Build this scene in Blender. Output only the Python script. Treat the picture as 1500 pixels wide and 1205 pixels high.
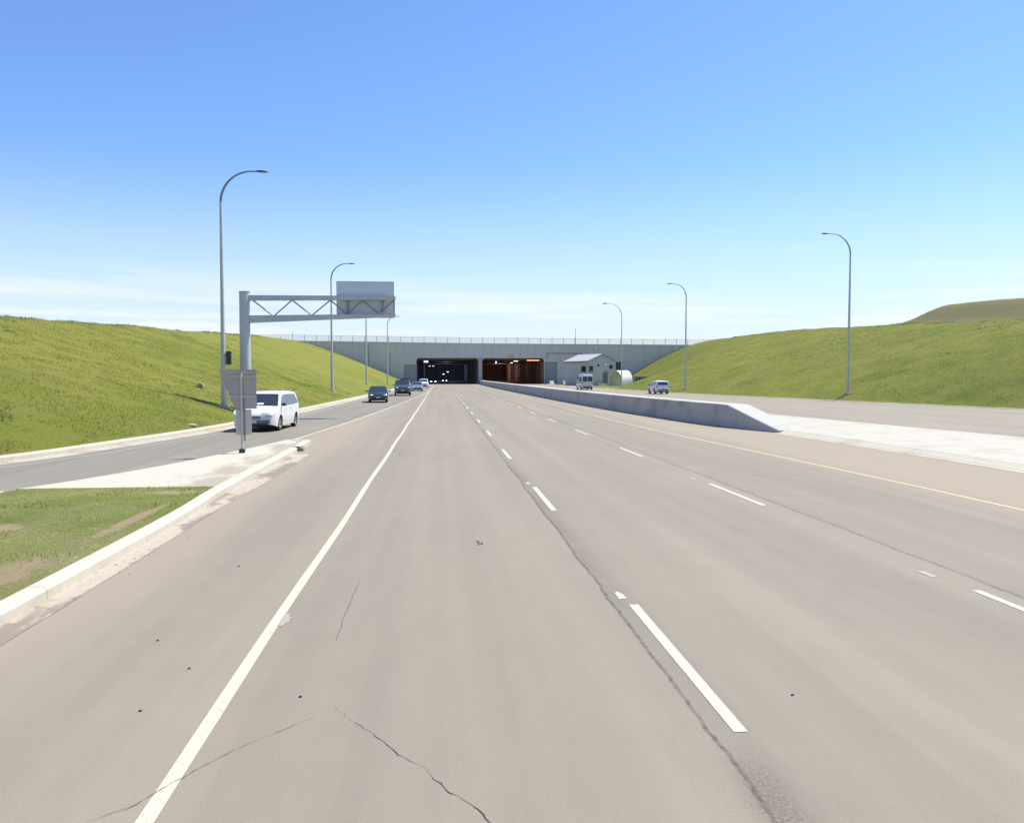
import bpy, bmesh, math, random
import numpy as np
from mathutils import Vector, Matrix
R = math.radians
random.seed(7); rng = np.random.default_rng(11)
scene = bpy.context.scene
C = scene.collection
for o in list(bpy.data.objects): bpy.data.objects.remove(o)

# ------------------------------------------------------------------ camera
YAW = math.atan(105/1190); PITCH = math.atan(52.5/1190)
cd = bpy.data.cameras.new('camera'); cam = bpy.data.objects.new('camera', cd); C.objects.link(cam)
cam.location = (0, 0, 2.4); cam.rotation_euler = (math.pi/2-PITCH, 0, -YAW)
cd.sensor_width = 36; cd.lens = 1190/1500*36; cd.clip_start = .1; cd.clip_end = 20000
scene.camera = cam

# ------------------------------------------------------------------ light
SUN_EL, SUN_AZ = R(58), R(63)          # azimuth from +Y towards +X
w = bpy.data.worlds.new('World'); scene.world = w; w.use_nodes = True
nt = w.node_tree; nt.nodes.clear()
N = nt.nodes.new; L = nt.links.new
out = N('ShaderNodeOutputWorld'); bg = N('ShaderNodeBackground'); bg.inputs['Strength'].default_value = .125
sky = N('ShaderNodeTexSky'); sky.sky_type = 'NISHITA'; sky.sun_disc = False
sky.sun_elevation = SUN_EL; sky.sun_rotation = SUN_AZ
sky.altitude = 1000; sky.air_density = 1.0; sky.dust_density = .8; sky.ozone_density = 3.2
tc = N('ShaderNodeTexCoord'); sx = N('ShaderNodeSeparateXYZ'); L(tc.outputs['Generated'], sx.inputs[0])
mp = N('ShaderNodeMapping'); mp.inputs['Scale'].default_value = (2.2, 2.2, 34); mp.inputs['Location'].default_value = (.3, .1, .0)
L(tc.outputs['Generated'], mp.inputs[0])
cn = N('ShaderNodeTexNoise'); cn.inputs['Scale'].default_value = 1.6; cn.inputs['Detail'].default_value = 6; cn.inputs['Roughness'].default_value = .6
L(mp.outputs[0], cn.inputs['Vector'])
cr = N('ShaderNodeMapRange'); cr.inputs[1].default_value = .44; cr.inputs[2].default_value = .60; L(cn.outputs[0], cr.inputs[0])
bandl = N('ShaderNodeMapRange'); bandl.inputs[1].default_value = .13; bandl.inputs[2].default_value = .05; L(sx.outputs[2], bandl.inputs[0])
mm = N('ShaderNodeMath'); mm.operation = 'MULTIPLY'; L(cr.outputs[0], mm.inputs[0]); L(bandl.outputs[0], mm.inputs[1])
m2 = N('ShaderNodeMath'); m2.operation = 'MULTIPLY'; m2.inputs[1].default_value = .8; L(mm.outputs[0], m2.inputs[0])
mx = N('ShaderNodeMixRGB'); mx.inputs[2].default_value = (5.3, 5.3, 5.3, 1)
tint = N('ShaderNodeMixRGB'); tint.blend_type = 'MULTIPLY'; tint.inputs[0].default_value = 1; tint.inputs[2].default_value = (.74, .885, 1.09, 1)
L(sky.outputs[0], tint.inputs[1])
hzr = N('ShaderNodeMapRange'); hzr.interpolation_type = 'SMOOTHSTEP'
for i_, q_ in enumerate((.26, -.02, 0, .9)): hzr.inputs[i_+1].default_value = q_
L(sx.outputs[2], hzr.inputs[0])
hm = N('ShaderNodeMixRGB'); hm.inputs[2].default_value = (4.2, 4.6, 4.95, 1); L(hzr.outputs[0], hm.inputs[0]); L(tint.outputs[0], hm.inputs[1])
L(m2.outputs[0], mx.inputs[0]); L(hm.outputs[0], mx.inputs[1])
L(mx.outputs[0], bg.inputs[0]); L(bg.outputs[0], out.inputs[0])
sd = bpy.data.lights.new('sun', 'SUN'); sun = bpy.data.objects.new('sun', sd); C.objects.link(sun)
sd.energy = 4.7; sd.angle = R(.5); sd.color = (1, .96, .83)
sv = Vector((math.sin(SUN_AZ)*math.cos(SUN_EL), math.cos(SUN_AZ)*math.cos(SUN_EL), math.sin(SUN_EL)))
sun.rotation_euler = sv.to_track_quat('Z', 'Y').to_euler(); sun.location = sv*300
scene.view_settings.view_transform = 'Standard'; scene.view_settings.look = 'None'
scene.view_settings.exposure = .64; scene.view_settings.gamma = 1

# ------------------------------------------------------------------ helpers
def tag(o, label=None, cat=None, group=None, kind=None):
    if label: o['label'] = label
    if cat: o['category'] = cat
    if group: o['group'] = group
    if kind: o['kind'] = kind
    return o
def empty(name, loc=(0,0,0), rz=0):
    o = bpy.data.objects.new(name, None); C.objects.link(o); o.location = loc; o.rotation_euler = (0,0,rz)
    o.empty_display_size = .3; return o
class MB:
    def __init__(s): s.v=[]; s.f=[]; s.m=[]; s.mi=0
    def add(s, vs, fs, mi=None):
        b=len(s.v); s.v += [tuple(p) for p in vs]; s.f += [tuple(i+b for i in f) for f in fs]
        s.m += [s.mi if mi is None else mi]*len(fs); return s
    def box(s, c, d, rz=0, bev=0, rx=0, ry=0):
        x,y,z=[q/2 for q in d]
        M=Matrix.Translation(c)@Matrix.Rotation(rz,4,'Z')@Matrix.Rotation(ry,4,'Y')@Matrix.Rotation(rx,4,'X')
        if bev:
            bm=bmesh.new(); bmesh.ops.create_cube(bm,size=1)
            for v in bm.verts: v.co=Vector((v.co.x*2*x,v.co.y*2*y,v.co.z*2*z))
            bmesh.ops.bevel(bm,geom=bm.edges[:],offset=bev,segments=2,affect='EDGES',profile=.5)
            bm.verts.index_update()
            s.add([M@v.co for v in bm.verts],[[v.index for v in f.verts] for f in bm.faces]); bm.free(); return s
        vs=[M@Vector(p) for p in [(-x,-y,-z),(x,-y,-z),(x,y,-z),(-x,y,-z),(-x,-y,z),(x,-y,z),(x,y,z),(-x,y,z)]]
        return s.add(vs,[(0,3,2,1),(4,5,6,7),(0,1,5,4),(1,2,6,5),(2,3,7,6),(3,0,4,7)])
    def tube(s, pts, rs, n=12, cap=True, ph=0):
        pts=[Vector(p) for p in pts]
        if not hasattr(rs,'__len__'): rs=[rs]*len(pts)
        rings=[]; up=None; b=len(s.v); vs=[]
        for i,p in enumerate(pts):
            d=(pts[min(i+1,len(pts)-1)]-pts[max(i-1,0)]).normalized()
            if up is None:
                up=Vector((1,0,0)) if abs(d.x)<.7 else Vector((0,1,0))
            a=(up-d*up.dot(d)).normalized(); c=d.cross(a); up=a
            for k in range(n):
                t=2*math.pi*k/n+ph; vs.append(p+(a*math.cos(t)+c*math.sin(t))*rs[i])
        fs=[]
        for i in range(len(pts)-1):
            for k in range(n):
                fs.append((i*n+k,i*n+(k+1)%n,(i+1)*n+(k+1)%n,(i+1)*n+k))
        if cap: fs.append(tuple(range(n))[::-1]); fs.append(tuple((len(pts)-1)*n+k for k in range(n)))
        return s.add(vs,fs)
    def prism(s, poly, h0, h1):      # polygon in xy, extruded in z
        n=len(poly); vs=[(p[0],p[1],h0) for p in poly]+[(p[0],p[1],h1) for p in poly]
        fs=[tuple(range(n))[::-1],tuple(range(n,2*n))]+[(i,(i+1)%n,(i+1)%n+n,i+n) for i in range(n)]
        return s.add(vs,fs)
    def ball(s, c, r, nu=12, nv=8, M=None):
        vs=[];fs=[]
        for j in range(nv+1):
            th=math.pi*j/nv
            for i in range(nu):
                ph=2*math.pi*i/nu
                p=Vector((r[0]*math.sin(th)*math.cos(ph),r[1]*math.sin(th)*math.sin(ph),r[2]*math.cos(th)))
                if M: p=M@p
                vs.append(p+Vector(c))
        for j in range(nv):
            for i in range(nu): fs.append((j*nu+i,(j+1)*nu+i,(j+1)*nu+(i+1)%nu,j*nu+(i+1)%nu))
        return s.add(vs,fs)
    def lathe_y(s, prof, c, n=24, side=1):    # profile (r, y) spun about the y axis through c
        vs=[];fs=[];m=len(prof)
        for k in range(n):
            t=2*math.pi*k/n
            for r,y in prof: vs.append((c[0]+r*math.cos(t),c[1]+side*y,c[2]+r*math.sin(t)))
        for k in range(n):
            for j in range(m-1): fs.append((k*m+j,k*m+j+1,((k+1)%n)*m+j+1,((k+1)%n)*m+j))
        return s.add(vs,fs)
    def build(s, name, mats, parent=None, smooth=None, recalc=True):
        me=bpy.data.meshes.new(name); me.from_pydata(s.v,[],s.f)
        if not isinstance(mats,(list,tuple)): mats=[mats]
        for m in mats: me.materials.append(m)
        for p,i in zip(me.polygons,s.m): p.material_index=i
        if recalc:
            bm=bmesh.new(); bm.from_mesh(me); bmesh.ops.remove_doubles(bm,verts=bm.verts,dist=1e-5)
            bmesh.ops.recalc_face_normals(bm,faces=bm.faces); bm.to_mesh(me); bm.free()
        if smooth:
            for p in me.polygons: p.use_smooth=True
            me.set_sharp_from_angle(angle=R(smooth))
        o=bpy.data.objects.new(name,me); C.objects.link(o)
        if parent: o.parent=parent
        return o
def cr_spline(pts, step=1.5):            # Catmull-Rom through the points
    P=[Vector(p) for p in pts]; out=[]
    for i in range(len(P)-1):
        p0=P[max(i-1,0)];p1=P[i];p2=P[i+1];p3=P[min(i+2,len(P)-1)]
        n=max(1,int((p2-p1).length/step)); d=(p2-p1).length
        m1=(p2-p0)/max((p2-p0).length,1e-6)*d; m2=(p3-p1)/max((p3-p1).length,1e-6)*d
        for k in range(n):
            t=k/n; t2=t*t;t3=t2*t
            out.append(p1*(2*t3-3*t2+1)+m1*(t3-2*t2+t)+p2*(-2*t3+3*t2)+m2*(t3-t2))
    out.append(P[-1]); return [(p.x,p.y) for p in out]
def offset(line, d):                     # to the left of travel is positive
    o=[]
    for i,p in enumerate(line):
        a=Vector(line[max(i-1,0)]); b=Vector(line[min(i+1,len(line)-1)]); t=(b-a).normalized()
        dd=d[i] if hasattr(d,'__len__') else d
        o.append((p[0]-t.y*dd,p[1]+t.x*dd))
    return o
def sheet(mb, A, B, z):                  # ribbon between two equal-length lines
    n=len(A); za=z if hasattr(z,'__len__') else [z]*n
    mb.add([(a[0],a[1],q) for a,q in zip(A,za)]+[(b[0],b[1],q) for b,q in zip(B,za)],[(i,i+1,n+i+1,n+i) for i in range(n-1)])
def extrude_profile(mb, line, prof, close=True):    # prof: (offset, z) closed ring
    rings=[offset(line,p[0]) for p in prof]; m=len(prof); n=len(line); vs=[]
    for i in range(n):
        for j in range(m): vs.append((rings[j][i][0],rings[j][i][1],prof[j][1]))
    fs=[(i*m+j,i*m+(j+1)%m,(i+1)*m+(j+1)%m,(i+1)*m+j) for i in range(n-1) for j in range(m)]
    if close: fs+= [tuple(range(m)),tuple((n-1)*m+j for j in range(m))[::-1]]
    mb.add(vs,fs)
def polysheet(name, poly, z, mat, parent=None):
    bm=bmesh.new(); vs=[bm.verts.new((p[0],p[1],z)) for p in poly]; f=bm.faces.new(vs)
    bmesh.ops.triangulate(bm,faces=[f]); bmesh.ops.recalc_face_normals(bm,faces=bm.faces)
    for f in bm.faces:
        if f.normal.z<0: f.normal_flip()
    me=bpy.data.meshes.new(name); bm.to_mesh(me); bm.free(); me.materials.append(mat)
    o=bpy.data.objects.new(name,me); C.objects.link(o)
    if parent: o.parent=parent
    return o

# ------------------------------------------------------------------ materials
class Mat:
    def __init__(s,name,rough=.8,metal=0,spec=.5):
        s.m=bpy.data.materials.new(name); s.m.use_nodes=True; s.nt=s.m.node_tree
        s.b=s.nt.nodes['Principled BSDF']; s.b.inputs['Roughness'].default_value=rough
        s.b.inputs['Metallic'].default_value=metal; s.b.inputs['Specular IOR Level'].default_value=spec
        s.geo=None
    def n(s,t): return s.nt.nodes.new(t)
    def l(s,a,b): s.nt.links.new(a,b)
    def pos(s):
        if not s.geo: s.geo=s.n('ShaderNodeNewGeometry').outputs['Position']
        return s.geo
    def obj(s): return s.n('ShaderNodeTexCoord').outputs['Object']
    def noise(s,scale,sc3=(1,1,1),detail=4,rough=.6,vec=None,loc=(0,0,0),dist=0):
        mp=s.n('ShaderNodeMapping'); mp.inputs['Scale'].default_value=sc3; mp.inputs['Location'].default_value=loc
        s.l(vec or s.pos(),mp.inputs[0]); t=s.n('ShaderNodeTexNoise'); t.inputs['Scale'].default_value=scale
        t.inputs['Detail'].default_value=detail; t.inputs['Roughness'].default_value=rough; t.inputs['Distortion'].default_value=dist
        s.l(mp.outputs[0],t.inputs['Vector']); return t.outputs['Fac']
    def rng(s,v,a,b,c=0,d=1,smooth=False):
        t=s.n('ShaderNodeMapRange')
        if smooth: t.interpolation_type='SMOOTHSTEP'
        for i,q in enumerate((a,b,c,d)): t.inputs[i+1].default_value=q
        s.l(v,t.inputs[0]); return t.outputs[0]
    def math(s,op,a,b=None,c=None):
        t=s.n('ShaderNodeMath'); t.operation=op
        for i,q in enumerate((a,b,c)):
            if q is None: continue
            if isinstance(q,(int,float)): t.inputs[i].default_value=q
            else: s.l(q,t.inputs[i])
        return t.outputs[0]
    def mix(s,f,a,b,mode='MIX'):
        t=s.n('ShaderNodeMixRGB'); t.blend_type=mode
        for i,q in enumerate((f,a,b)):
            if isinstance(q,(int,float)): t.inputs[i].default_value=q
            elif isinstance(q,tuple): t.inputs[i].default_value=(*q,1)
            else: s.l(q,t.inputs[i])
        return t.outputs[0]
    def col(s,c):
        if isinstance(c,tuple): s.b.inputs['Base Color'].default_value=(*c,1)
        else: s.l(c,s.b.inputs['Base Color'])
        return s
    def bump(s,h,strength=.3,dist=.02):
        t=s.n('ShaderNodeBump'); t.inputs['Strength'].default_value=strength; t.inputs['Distance'].default_value=dist
        s.l(h,t.inputs['Height']); s.l(t.outputs[0],s.b.inputs['Normal']); return s
    def xyz(s,vec=None):
        t=s.n('ShaderNodeSeparateXYZ'); s.l(vec or s.pos(),t.inputs[0]); return t.outputs
def simple(name,c,rough=.6,metal=0,var=.12,scale=3,bump=0):
    m=Mat(name,rough,metal); v=m.obj()
    f=m.noise(scale,vec=v,detail=5); k=m.rng(f,.3,.7,1-var,1+var)
    m.col(m.mix(1,c,k,'MULTIPLY'))
    if bump: m.bump(m.noise(scale*12,vec=v),bump,.01)
    return m.m
def emit(name,c,s):
    m=Mat(name); m.col(c); m.b.inputs['Emission Color'].default_value=(*c,1); m.b.inputs['Emission Strength'].default_value=s; return m.m

def asphalt(name, base, warm, seams=(), dirt_right=None, dirt_left=None):
    m=Mat(name,.88,0,.3); X,Y,Z=m.xyz()
    big=m.noise(.35,(1,.25,1),4); mid=m.noise(2.2,(1,.5,1),5); fine=m.noise(70,detail=3,rough=.7); ag=m.noise(240,detail=1)
    streak=m.noise(1.3,(1,.018,1),3,loc=(3,0,0))
    c=m.mix(m.rng(big,.3,.7),base,warm)
    c=m.mix(1,c,m.rng(streak,.3,.7,.9,1.09),'MULTIPLY')
    c=m.mix(1,c,m.rng(mid,.25,.75,.965,1.035),'MULTIPLY')
    c=m.mix(1,c,m.rng(fine,.25,.75,.86,1.14),'MULTIPLY')
    sp=m.rng(ag,.62,.72); c=m.mix(m.math('MULTIPLY',sp,.22),c,(.38,.35,.31))
    wob=m.math('MULTIPLY',m.math('SUBTRACT',m.noise(.45,(.01,1,1),5),.5),.16)
    wob2=m.math('MULTIPLY',m.math('SUBTRACT',m.noise(5,(1,1,1),5,.75),.5),.07)
    h=m.math('ADD',m.math('MULTIPLY',fine,.5),m.math('MULTIPLY',ag,.5))
    for x0,wd,soft,side,dark in seams:
        d=m.math('SUBTRACT',m.math('ADD',m.math('ADD',X,wob),wob2),x0)
        # worn band on one side
        ds=m.math('MULTIPLY',d,side)
        band=m.math('MULTIPLY',m.rng(ds,soft,0,0,1,True),m.rng(ds,-.02,.0,0,1))
        patch=m.rng(m.noise(.5,(1,.5,1),3,loc=(9,4,0)),.38,.6)
        c=m.mix(m.math('MULTIPLY',m.math('MULTIPLY',band,patch),.45*dark),c,(.12,.105,.09))
        near=m.rng(m.noise(9,detail=5,rough=.8),.45,.6)
        line=m.rng(m.math('ABSOLUTE',d),wd,wd*.25)
        gap=m.rng(m.noise(.6,(.3,1,1),3,loc=(1,7,0)),.30,.40)
        lm=m.math('MULTIPLY',m.math('MULTIPLY',line,gap),m.rng(near,0,1,.45,.95))
        c=m.mix(m.math('MULTIPLY',lm,.8*dark),c,(.05,.042,.035))
        h=m.math('SUBTRACT',h,m.math('MULTIPLY',lm,3))
        # ravelled rough patch close to the camera
        if dark>=1:
            rv=m.math('MULTIPLY',m.rng(m.math('ABSOLUTE',m.math('SUBTRACT',d,.06)),.22,.02,0,1,True),m.rng(Y,5.2,4.4,0,1,True))
            rv=m.math('MULTIPLY',rv,m.rng(m.noise(38,detail=5,rough=.8),.42,.6))
            c=m.mix(m.math('MULTIPLY',rv,.6),c,(.07,.06,.05)); h=m.math('SUBTRACT',h,m.math('MULTIPLY',rv,1.5))
    n1=m.noise(.6,(1,.12,1),5); 
    if dirt_right:
        a,b=dirt_right
        e=m.math('ADD',X,m.math('MULTIPLY',m.math('SUBTRACT',n1,.5),1.1))
        c=m.mix(m.math('MULTIPLY',m.rng(e,a,b,0,1,True),.75),c,(.31,.255,.195))
    if dirt_left:
        a,b=dirt_left
        e=m.math('ADD',X,m.math('MULTIPLY',m.math('SUBTRACT',n1,.5),1.6))
        c=m.mix(m.math('MULTIPLY',m.rng(e,a,b,0,1,True),.75),c,(.30,.245,.19))
    m.col(c).bump(h,.35,.004); return m.m
def concrete(name,c,stain=(.3,.25,.2),stain_amt=.4,joint=None,rough=.85,var=.06):
    m=Mat(name,rough,0,.3); a=m.noise(.7,detail=6); b=m.noise(9,detail=5); f=m.noise(90,detail=2)
    k=m.mix(1,c,m.rng(b,.3,.7,1-var,1+var),'MULTIPLY'); k=m.mix(m.math('MULTIPLY',m.rng(a,.5,.68),stain_amt),k,stain)
    k=m.mix(1,k,m.rng(f,.3,.7,.94,1.06),'MULTIPLY')
    if joint:
        X,Y,Z=m.xyz(); q=m.math('ABSOLUTE',m.math('SUBTRACT',m.math('FRACT',m.math('DIVIDE',Y,joint)),.5))
        k=m.mix(m.math('MULTIPLY',m.rng(q,.5-.012/joint,.5-.004/joint),.6),k,(.12,.1,.08))
    m.col(k).bump(f,.25,.004); return m.m

M={}
M['road']=asphalt('asphalt_main',(.222,.194,.158),(.254,.217,.171),seams=((1.80,.026,.32,1,1.0),(6.28,.04,.6,1,.75)),dirt_right=(9.3,11.2),dirt_left=(-2.6,-4.4))
M['ramp']=asphalt('asphalt_ramp',(.192,.173,.147),(.220,.196,.162))
M['road_r']=asphalt('asphalt_right',(.240,.209,.168),(.272,.232,.182))
M['kerb']=concrete('kerb_concrete',(.50,.455,.375),(.34,.29,.22),.35,joint=3.0)
M['gutter']=concrete('gutter_concrete',(.42,.37,.31),(.25,.205,.165),.85,joint=3.0)
M['slab']=concrete('island_concrete',(.46,.425,.355),(.33,.27,.21),.55)
M['median']=concrete('median_concrete',(.43,.40,.345),(.31,.27,.22),.55,joint=4.5)
M['barrier']=concrete('barrier_concrete',(.44,.425,.40),(.28,.265,.24),.75,joint=6)
def gutter_stained():
    m=Mat('gutter_concrete_stained',.88,0,.3); X,Y,Z=m.xyz(); a=m.noise(.55,(1.2,.55,1),6,.62,loc=(2,3,0)); b=m.noise(9,detail=5); f=m.noise(60,detail=3,rough=.75); e=m.noise(5,detail=5,rough=.7)
    k=m.mix(1,(.40,.345,.285),m.rng(b,.3,.7,.93,1.07),'MULTIPLY')
    edge=m.math('MULTIPLY',m.math('SUBTRACT',e,.5),.25)
    q=m.math('ADD',m.math('ADD',a,edge),m.math('MULTIPLY',m.rng(X,-4.15,-3.9),.07))
    k=m.mix(m.rng(q,.50,.56),k,m.mix(m.rng(f,.35,.65),(.205,.172,.138),(.26,.22,.18)))
    j=m.math('ABSOLUTE',m.math('SUBTRACT',m.math('FRACT',m.math('DIVIDE',Y,3.0)),.5)); k=m.mix(m.math('MULTIPLY',m.rng(j,.496,.4985),.5),k,(.12,.1,.08))
    m.col(k).bump(f,.3,.005); return m.m
M['gutter_stained']=gutter_stained()
def slab_stained():
    m=Mat('island_concrete_stained',.88,0,.3); X,Y,Z=m.xyz(); a=m.noise(.9,(1.4,.6,1),6,.65); b=m.noise(6,detail=6,rough=.7); f=m.noise(60,detail=3,rough=.75)
    k=m.mix(1,(.46,.425,.355),m.rng(b,.3,.7,.93,1.07),'MULTIPLY')
    lx=m.math('ADD',X,m.math('MULTIPLY',Y,-.09))   # distance across the slab towards the kerb
    q=m.math('ADD',m.math('ADD',a,m.math('MULTIPLY',m.math('SUBTRACT',b,.5),.35)),m.rng(lx,-8.1,-6.8,-.2,.16)); q=m.math('ADD',q,m.rng(Y,24,29,0,.2))
    k=m.mix(m.math('MULTIPLY',m.rng(q,.50,.66),.75),k,m.mix(m.rng(f,.35,.65),(.25,.20,.155),(.33,.275,.22)))
    m.col(k).bump(f,.3,.005); return m.m
M['slab']=slab_stained()
def paint(name,c,worn):
    m=Mat(name,.7); f=m.noise(28,detail=5,rough=.75); g=m.noise(2.5,detail=3)
    k=m.math('MULTIPLY',m.rng(f,.52,.66),m.rng(g,.35,.6,.3,1))
    m.col(m.mix(m.math('MULTIPLY',k,worn),c,(.27,.25,.22))).bump(f,.2,.003); return m.m
def spill():
    m=Mat('dirt_spill',.95); f=m.noise(14,detail=6,rough=.75); g=m.noise(2,detail=4); X,Y,Z=m.xyz()
    m.col(m.mix(m.rng(g,.35,.65),m.mix(m.rng(f,.35,.65),(.20,.165,.13),(.27,.225,.18)),(.31,.265,.215))).bump(f,.5,.01); return m.m
M['spill']=spill()
M['white_paint']=paint('white_road_paint',(.49,.46,.365),.9)
M['faded_paint']=paint('faded_white_paint',(.32,.30,.255),1.0)
M['yellow_paint']=paint('faded_yellow_paint',(.52,.385,.22),1.0)
M['crack']=simple('crack_fill',(.05,.042,.036),.95,0,.3,20)
M['dirt']=simple('loose_dirt',(.36,.30,.23),.95,0,.25,6,.3)

def grass_mat(name,gr,ye,br,dirt=True,fine=7):
    m=Mat(name,.9,0,.15); big=m.noise(.055,detail=5); mid=m.noise(.35,detail=6,rough=.65); f=m.noise(fine,(1,1,1),6,.75); ff=m.noise(fine*6,detail=3,rough=.8)
    c=m.mix(m.rng(big,.35,.65),gr,ye); c=m.mix(m.math('MULTIPLY',m.rng(mid,.42,.7),.65),c,br)
    c=m.mix(m.math('MULTIPLY',m.rng(m.noise(.16,(1,1,1),5,loc=(20,5,3)),.55,.7),.5),c,(gr[0]*.5,gr[1]*.72,gr[2]*.8))
    c=m.mix(1,c,m.rng(f,.25,.75,.66,1.34),'MULTIPLY'); c=m.mix(1,c,m.rng(ff,.2,.8,.75,1.25),'MULTIPLY')
    if dirt:
        at=m.n('ShaderNodeAttribute'); at.attribute_name='dirt'
        e=m.math('ADD',at.outputs['Fac'],m.math('MULTIPLY',m.math('SUBTRACT',m.noise(.7,detail=6,rough=.7),.5),1.5))
        c=m.mix(m.math('MULTIPLY',m.rng(e,.45,.8),.85),c,m.mix(m.rng(f,.3,.7),(.15,.125,.07),(.23,.19,.13)))
    if name.startswith('island'):
        X,Y,Z=m.xyz(); wob=m.math('MULTIPLY',m.math('SUBTRACT',m.noise(3,detail=6,rough=.7),.5),1.6)
        for cx,cy,rx_,ry_ in ((-5.0,9.5,.32,.9),(-5.9,8.8,.5,.35),(-4.85,13.2,.12,1.6),(-6.6,12.6,.35,.4),(-5.2,16.3,.5,.3)):
            dx=m.math('DIVIDE',m.math('SUBTRACT',X,cx),rx_); dy=m.math('DIVIDE',m.math('SUBTRACT',Y,cy),ry_)
            d=m.math('ADD',m.math('SQRT',m.math('ADD',m.math('MULTIPLY',dx,dx),m.math('MULTIPLY',dy,dy))),wob)
            c=m.mix(m.rng(d,1.15,.8),c,m.mix(m.rng(f,.3,.7),(.36,.27,.155),(.48,.37,.23)))
    m.col(c); h=m.math('ADD',f,m.math('MULTIPLY',ff,.5)); m.bump(h,.8,.12); return m.m
M['grass']=grass_mat('hill_grass',(.135,.165,.022),(.20,.20,.030),(.19,.165,.045))
M['islandturf']=grass_mat('island_turf_soil',(.17,.22,.045),(.30,.29,.09),(.42,.35,.21),False,14)
def blade_mat(name,a,b,cdry):
    m=Mat(name,.7,0,.2); f=m.noise(.9,detail=5,rough=.7); at=m.n('ShaderNodeAttribute'); at.attribute_name='tint'
    c=m.mix(m.rng(f,.42,.58),a,b); X,Y,Z=m.xyz()
    dr=m.noise(.55,(1,1,1),5,.65,loc=(11,2,0))
    if 'hill' not in name: dr=m.math('ADD',dr,m.math('MULTIPLY',m.math('MULTIPLY',m.rng(X,-6.2,-4.7),m.rng(Y,17,10,.4,1)),.12))
    c=m.mix(m.math('MULTIPLY',m.rng(dr,.50,.62),.8),c,cdry); c=m.mix(m.rng(at.outputs['Fac'],.72,.9),c,cdry)
    m.col(c); m.b.inputs['Transmission Weight'].default_value=0
    tb=m.n('ShaderNodeBsdfTranslucent'); ms=m.n('ShaderNodeMixShader'); ms.inputs[0].default_value=.35
    m.l(m.b.inputs['Base Color'].links[0].from_socket,tb.inputs[0]); m.l(m.b.outputs[0],ms.inputs[1]); m.l(tb.outputs[0],ms.inputs[2]); m.l(ms.outputs[0],m.nt.nodes['Material Output'].inputs[0]); return m.m
M['blade']=blade_mat('grass_blades',(.24,.36,.05),(.46,.50,.09),(.66,.56,.27))
M['blade_hill']=blade_mat('hill_grass_blades',(.17,.21,.028),(.25,.25,.042),(.30,.26,.10))
M['weed']=blade_mat('weed_leaves',(.13,.22,.035),(.19,.26,.05),(.25,.27,.07))

def wall_mat():
    m=Mat('portal_concrete',.85,0,.25); X,Y,Z=m.xyz()
    a=m.noise(.09,detail=5); b=m.noise(1.2,(1,1,.25),5); f=m.noise(14,detail=4)
    c=m.mix(m.rng(a,.35,.65),(.54,.525,.505),(.585,.57,.55)); c=m.mix(1,c,m.rng(b,.3,.7,.94,1.05),'MULTIPLY'); c=m.mix(1,c,m.rng(f,.3,.7,.97,1.03),'MULTIPLY')
    q=m.math('ABSOLUTE',m.math('SUBTRACT',m.math('FRACT',m.math('DIVIDE',X,2.44)),.5)); c=m.mix(m.math('MULTIPLY',m.rng(q,.485,.497),.35),c,(.2,.2,.2))
    st=m.math('MULTIPLY',m.rng(m.noise(.8,(1,1,.04),4,loc=(5,0,0)),.55,.75),m.rng(Z,6,12)); c=m.mix(m.math('MULTIPLY',st,.3),c,(.22,.22,.21))
    m.col(c); return m.m
M['wall']=wall_mat()
M['tunnel']=simple('tunnel_lining',(.24,.25,.30),.8,0,.15,.3)
M['tunnel_r']=simple('tunnel_lining_right',(.26,.21,.19),.8,0,.2,.3)
M['galv']=simple('galvanised_steel',(.47,.50,.50),.5,.2,.1,4)
M['galv_dark']=simple('weathered_steel',(.24,.26,.27),.55,.4,.1,4)
M['alu']=simple('aluminium_sign_back',(.40,.365,.325),.7,0,.08,2)
M['alu_light']=simple('pale_aluminium_back',(.52,.48,.43),.65,0,.06,2)
M['alu_dark']=simple('grey_sign_back',(.58,.61,.64),.7,0,.05,1)
M['dark']=simple('dark_plastic',(.03,.032,.035),.5)
M['black']=simple('black_rubber',(.018,.018,.018),.85)
M['concrete_plain']=simple('plain_concrete',(.42,.40,.37),.85,0,.1,3,.2)
M['wire']=simple('fence_wire',(.25,.26,.26),.5,.5)
def glass(name,c=(.03,.04,.05)):
    m=Mat(name,.06,0,.8); m.col(c); return m.m
M['glass']=glass('car_glass'); M['glass_blue']=glass('window_glass_tinted',(.035,.055,.10))
def carpaint(name,c,metal=.0,rough=.3):
    m=Mat(name,rough,metal); f=m.noise(3,vec=m.obj(),detail=4); X,Y,Z=m.xyz(m.obj())
    k=m.mix(1,c,m.rng(f,.3,.7,.96,1.04),'MULTIPLY'); d=m.math('MULTIPLY',m.rng(Z,.6,.2),m.rng(m.noise(7,vec=m.obj(),detail=5),.35,.6))
    k=m.mix(m.math('MULTIPLY',d,.45),k,(.2,.17,.13)); m.col(k); m.b.inputs['Coat Weight'].default_value=.6; m.b.inputs['Coat Roughness'].default_value=.08; return m.m
P_WHITE=carpaint('white_car_paint',(.72,.72,.72)); P_NAVY=carpaint('dark_navy_paint',(.02,.03,.045),.3)
P_BLUE=carpaint('slate_blue_paint',(.07,.10,.125),.4); P_SILVER=carpaint('silver_paint',(.30,.33,.35),.6); P_SILVW=carpaint('pale_silver_paint',(.66,.68,.69),.1)
P_VAN=carpaint('greyed_white_paint',(.55,.57,.60)); P_BLACK=carpaint('black_car_paint',(.015,.015,.02),.2)
M['rim']=simple('alloy_rim',(.42,.43,.44),.35,.7); M['rimdark']=simple('dark_rim',(.08,.08,.085),.4,.5)
M['lamp']=Mat('headlamp_lens',.12,.2).col((.62,.64,.66)).m
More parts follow.
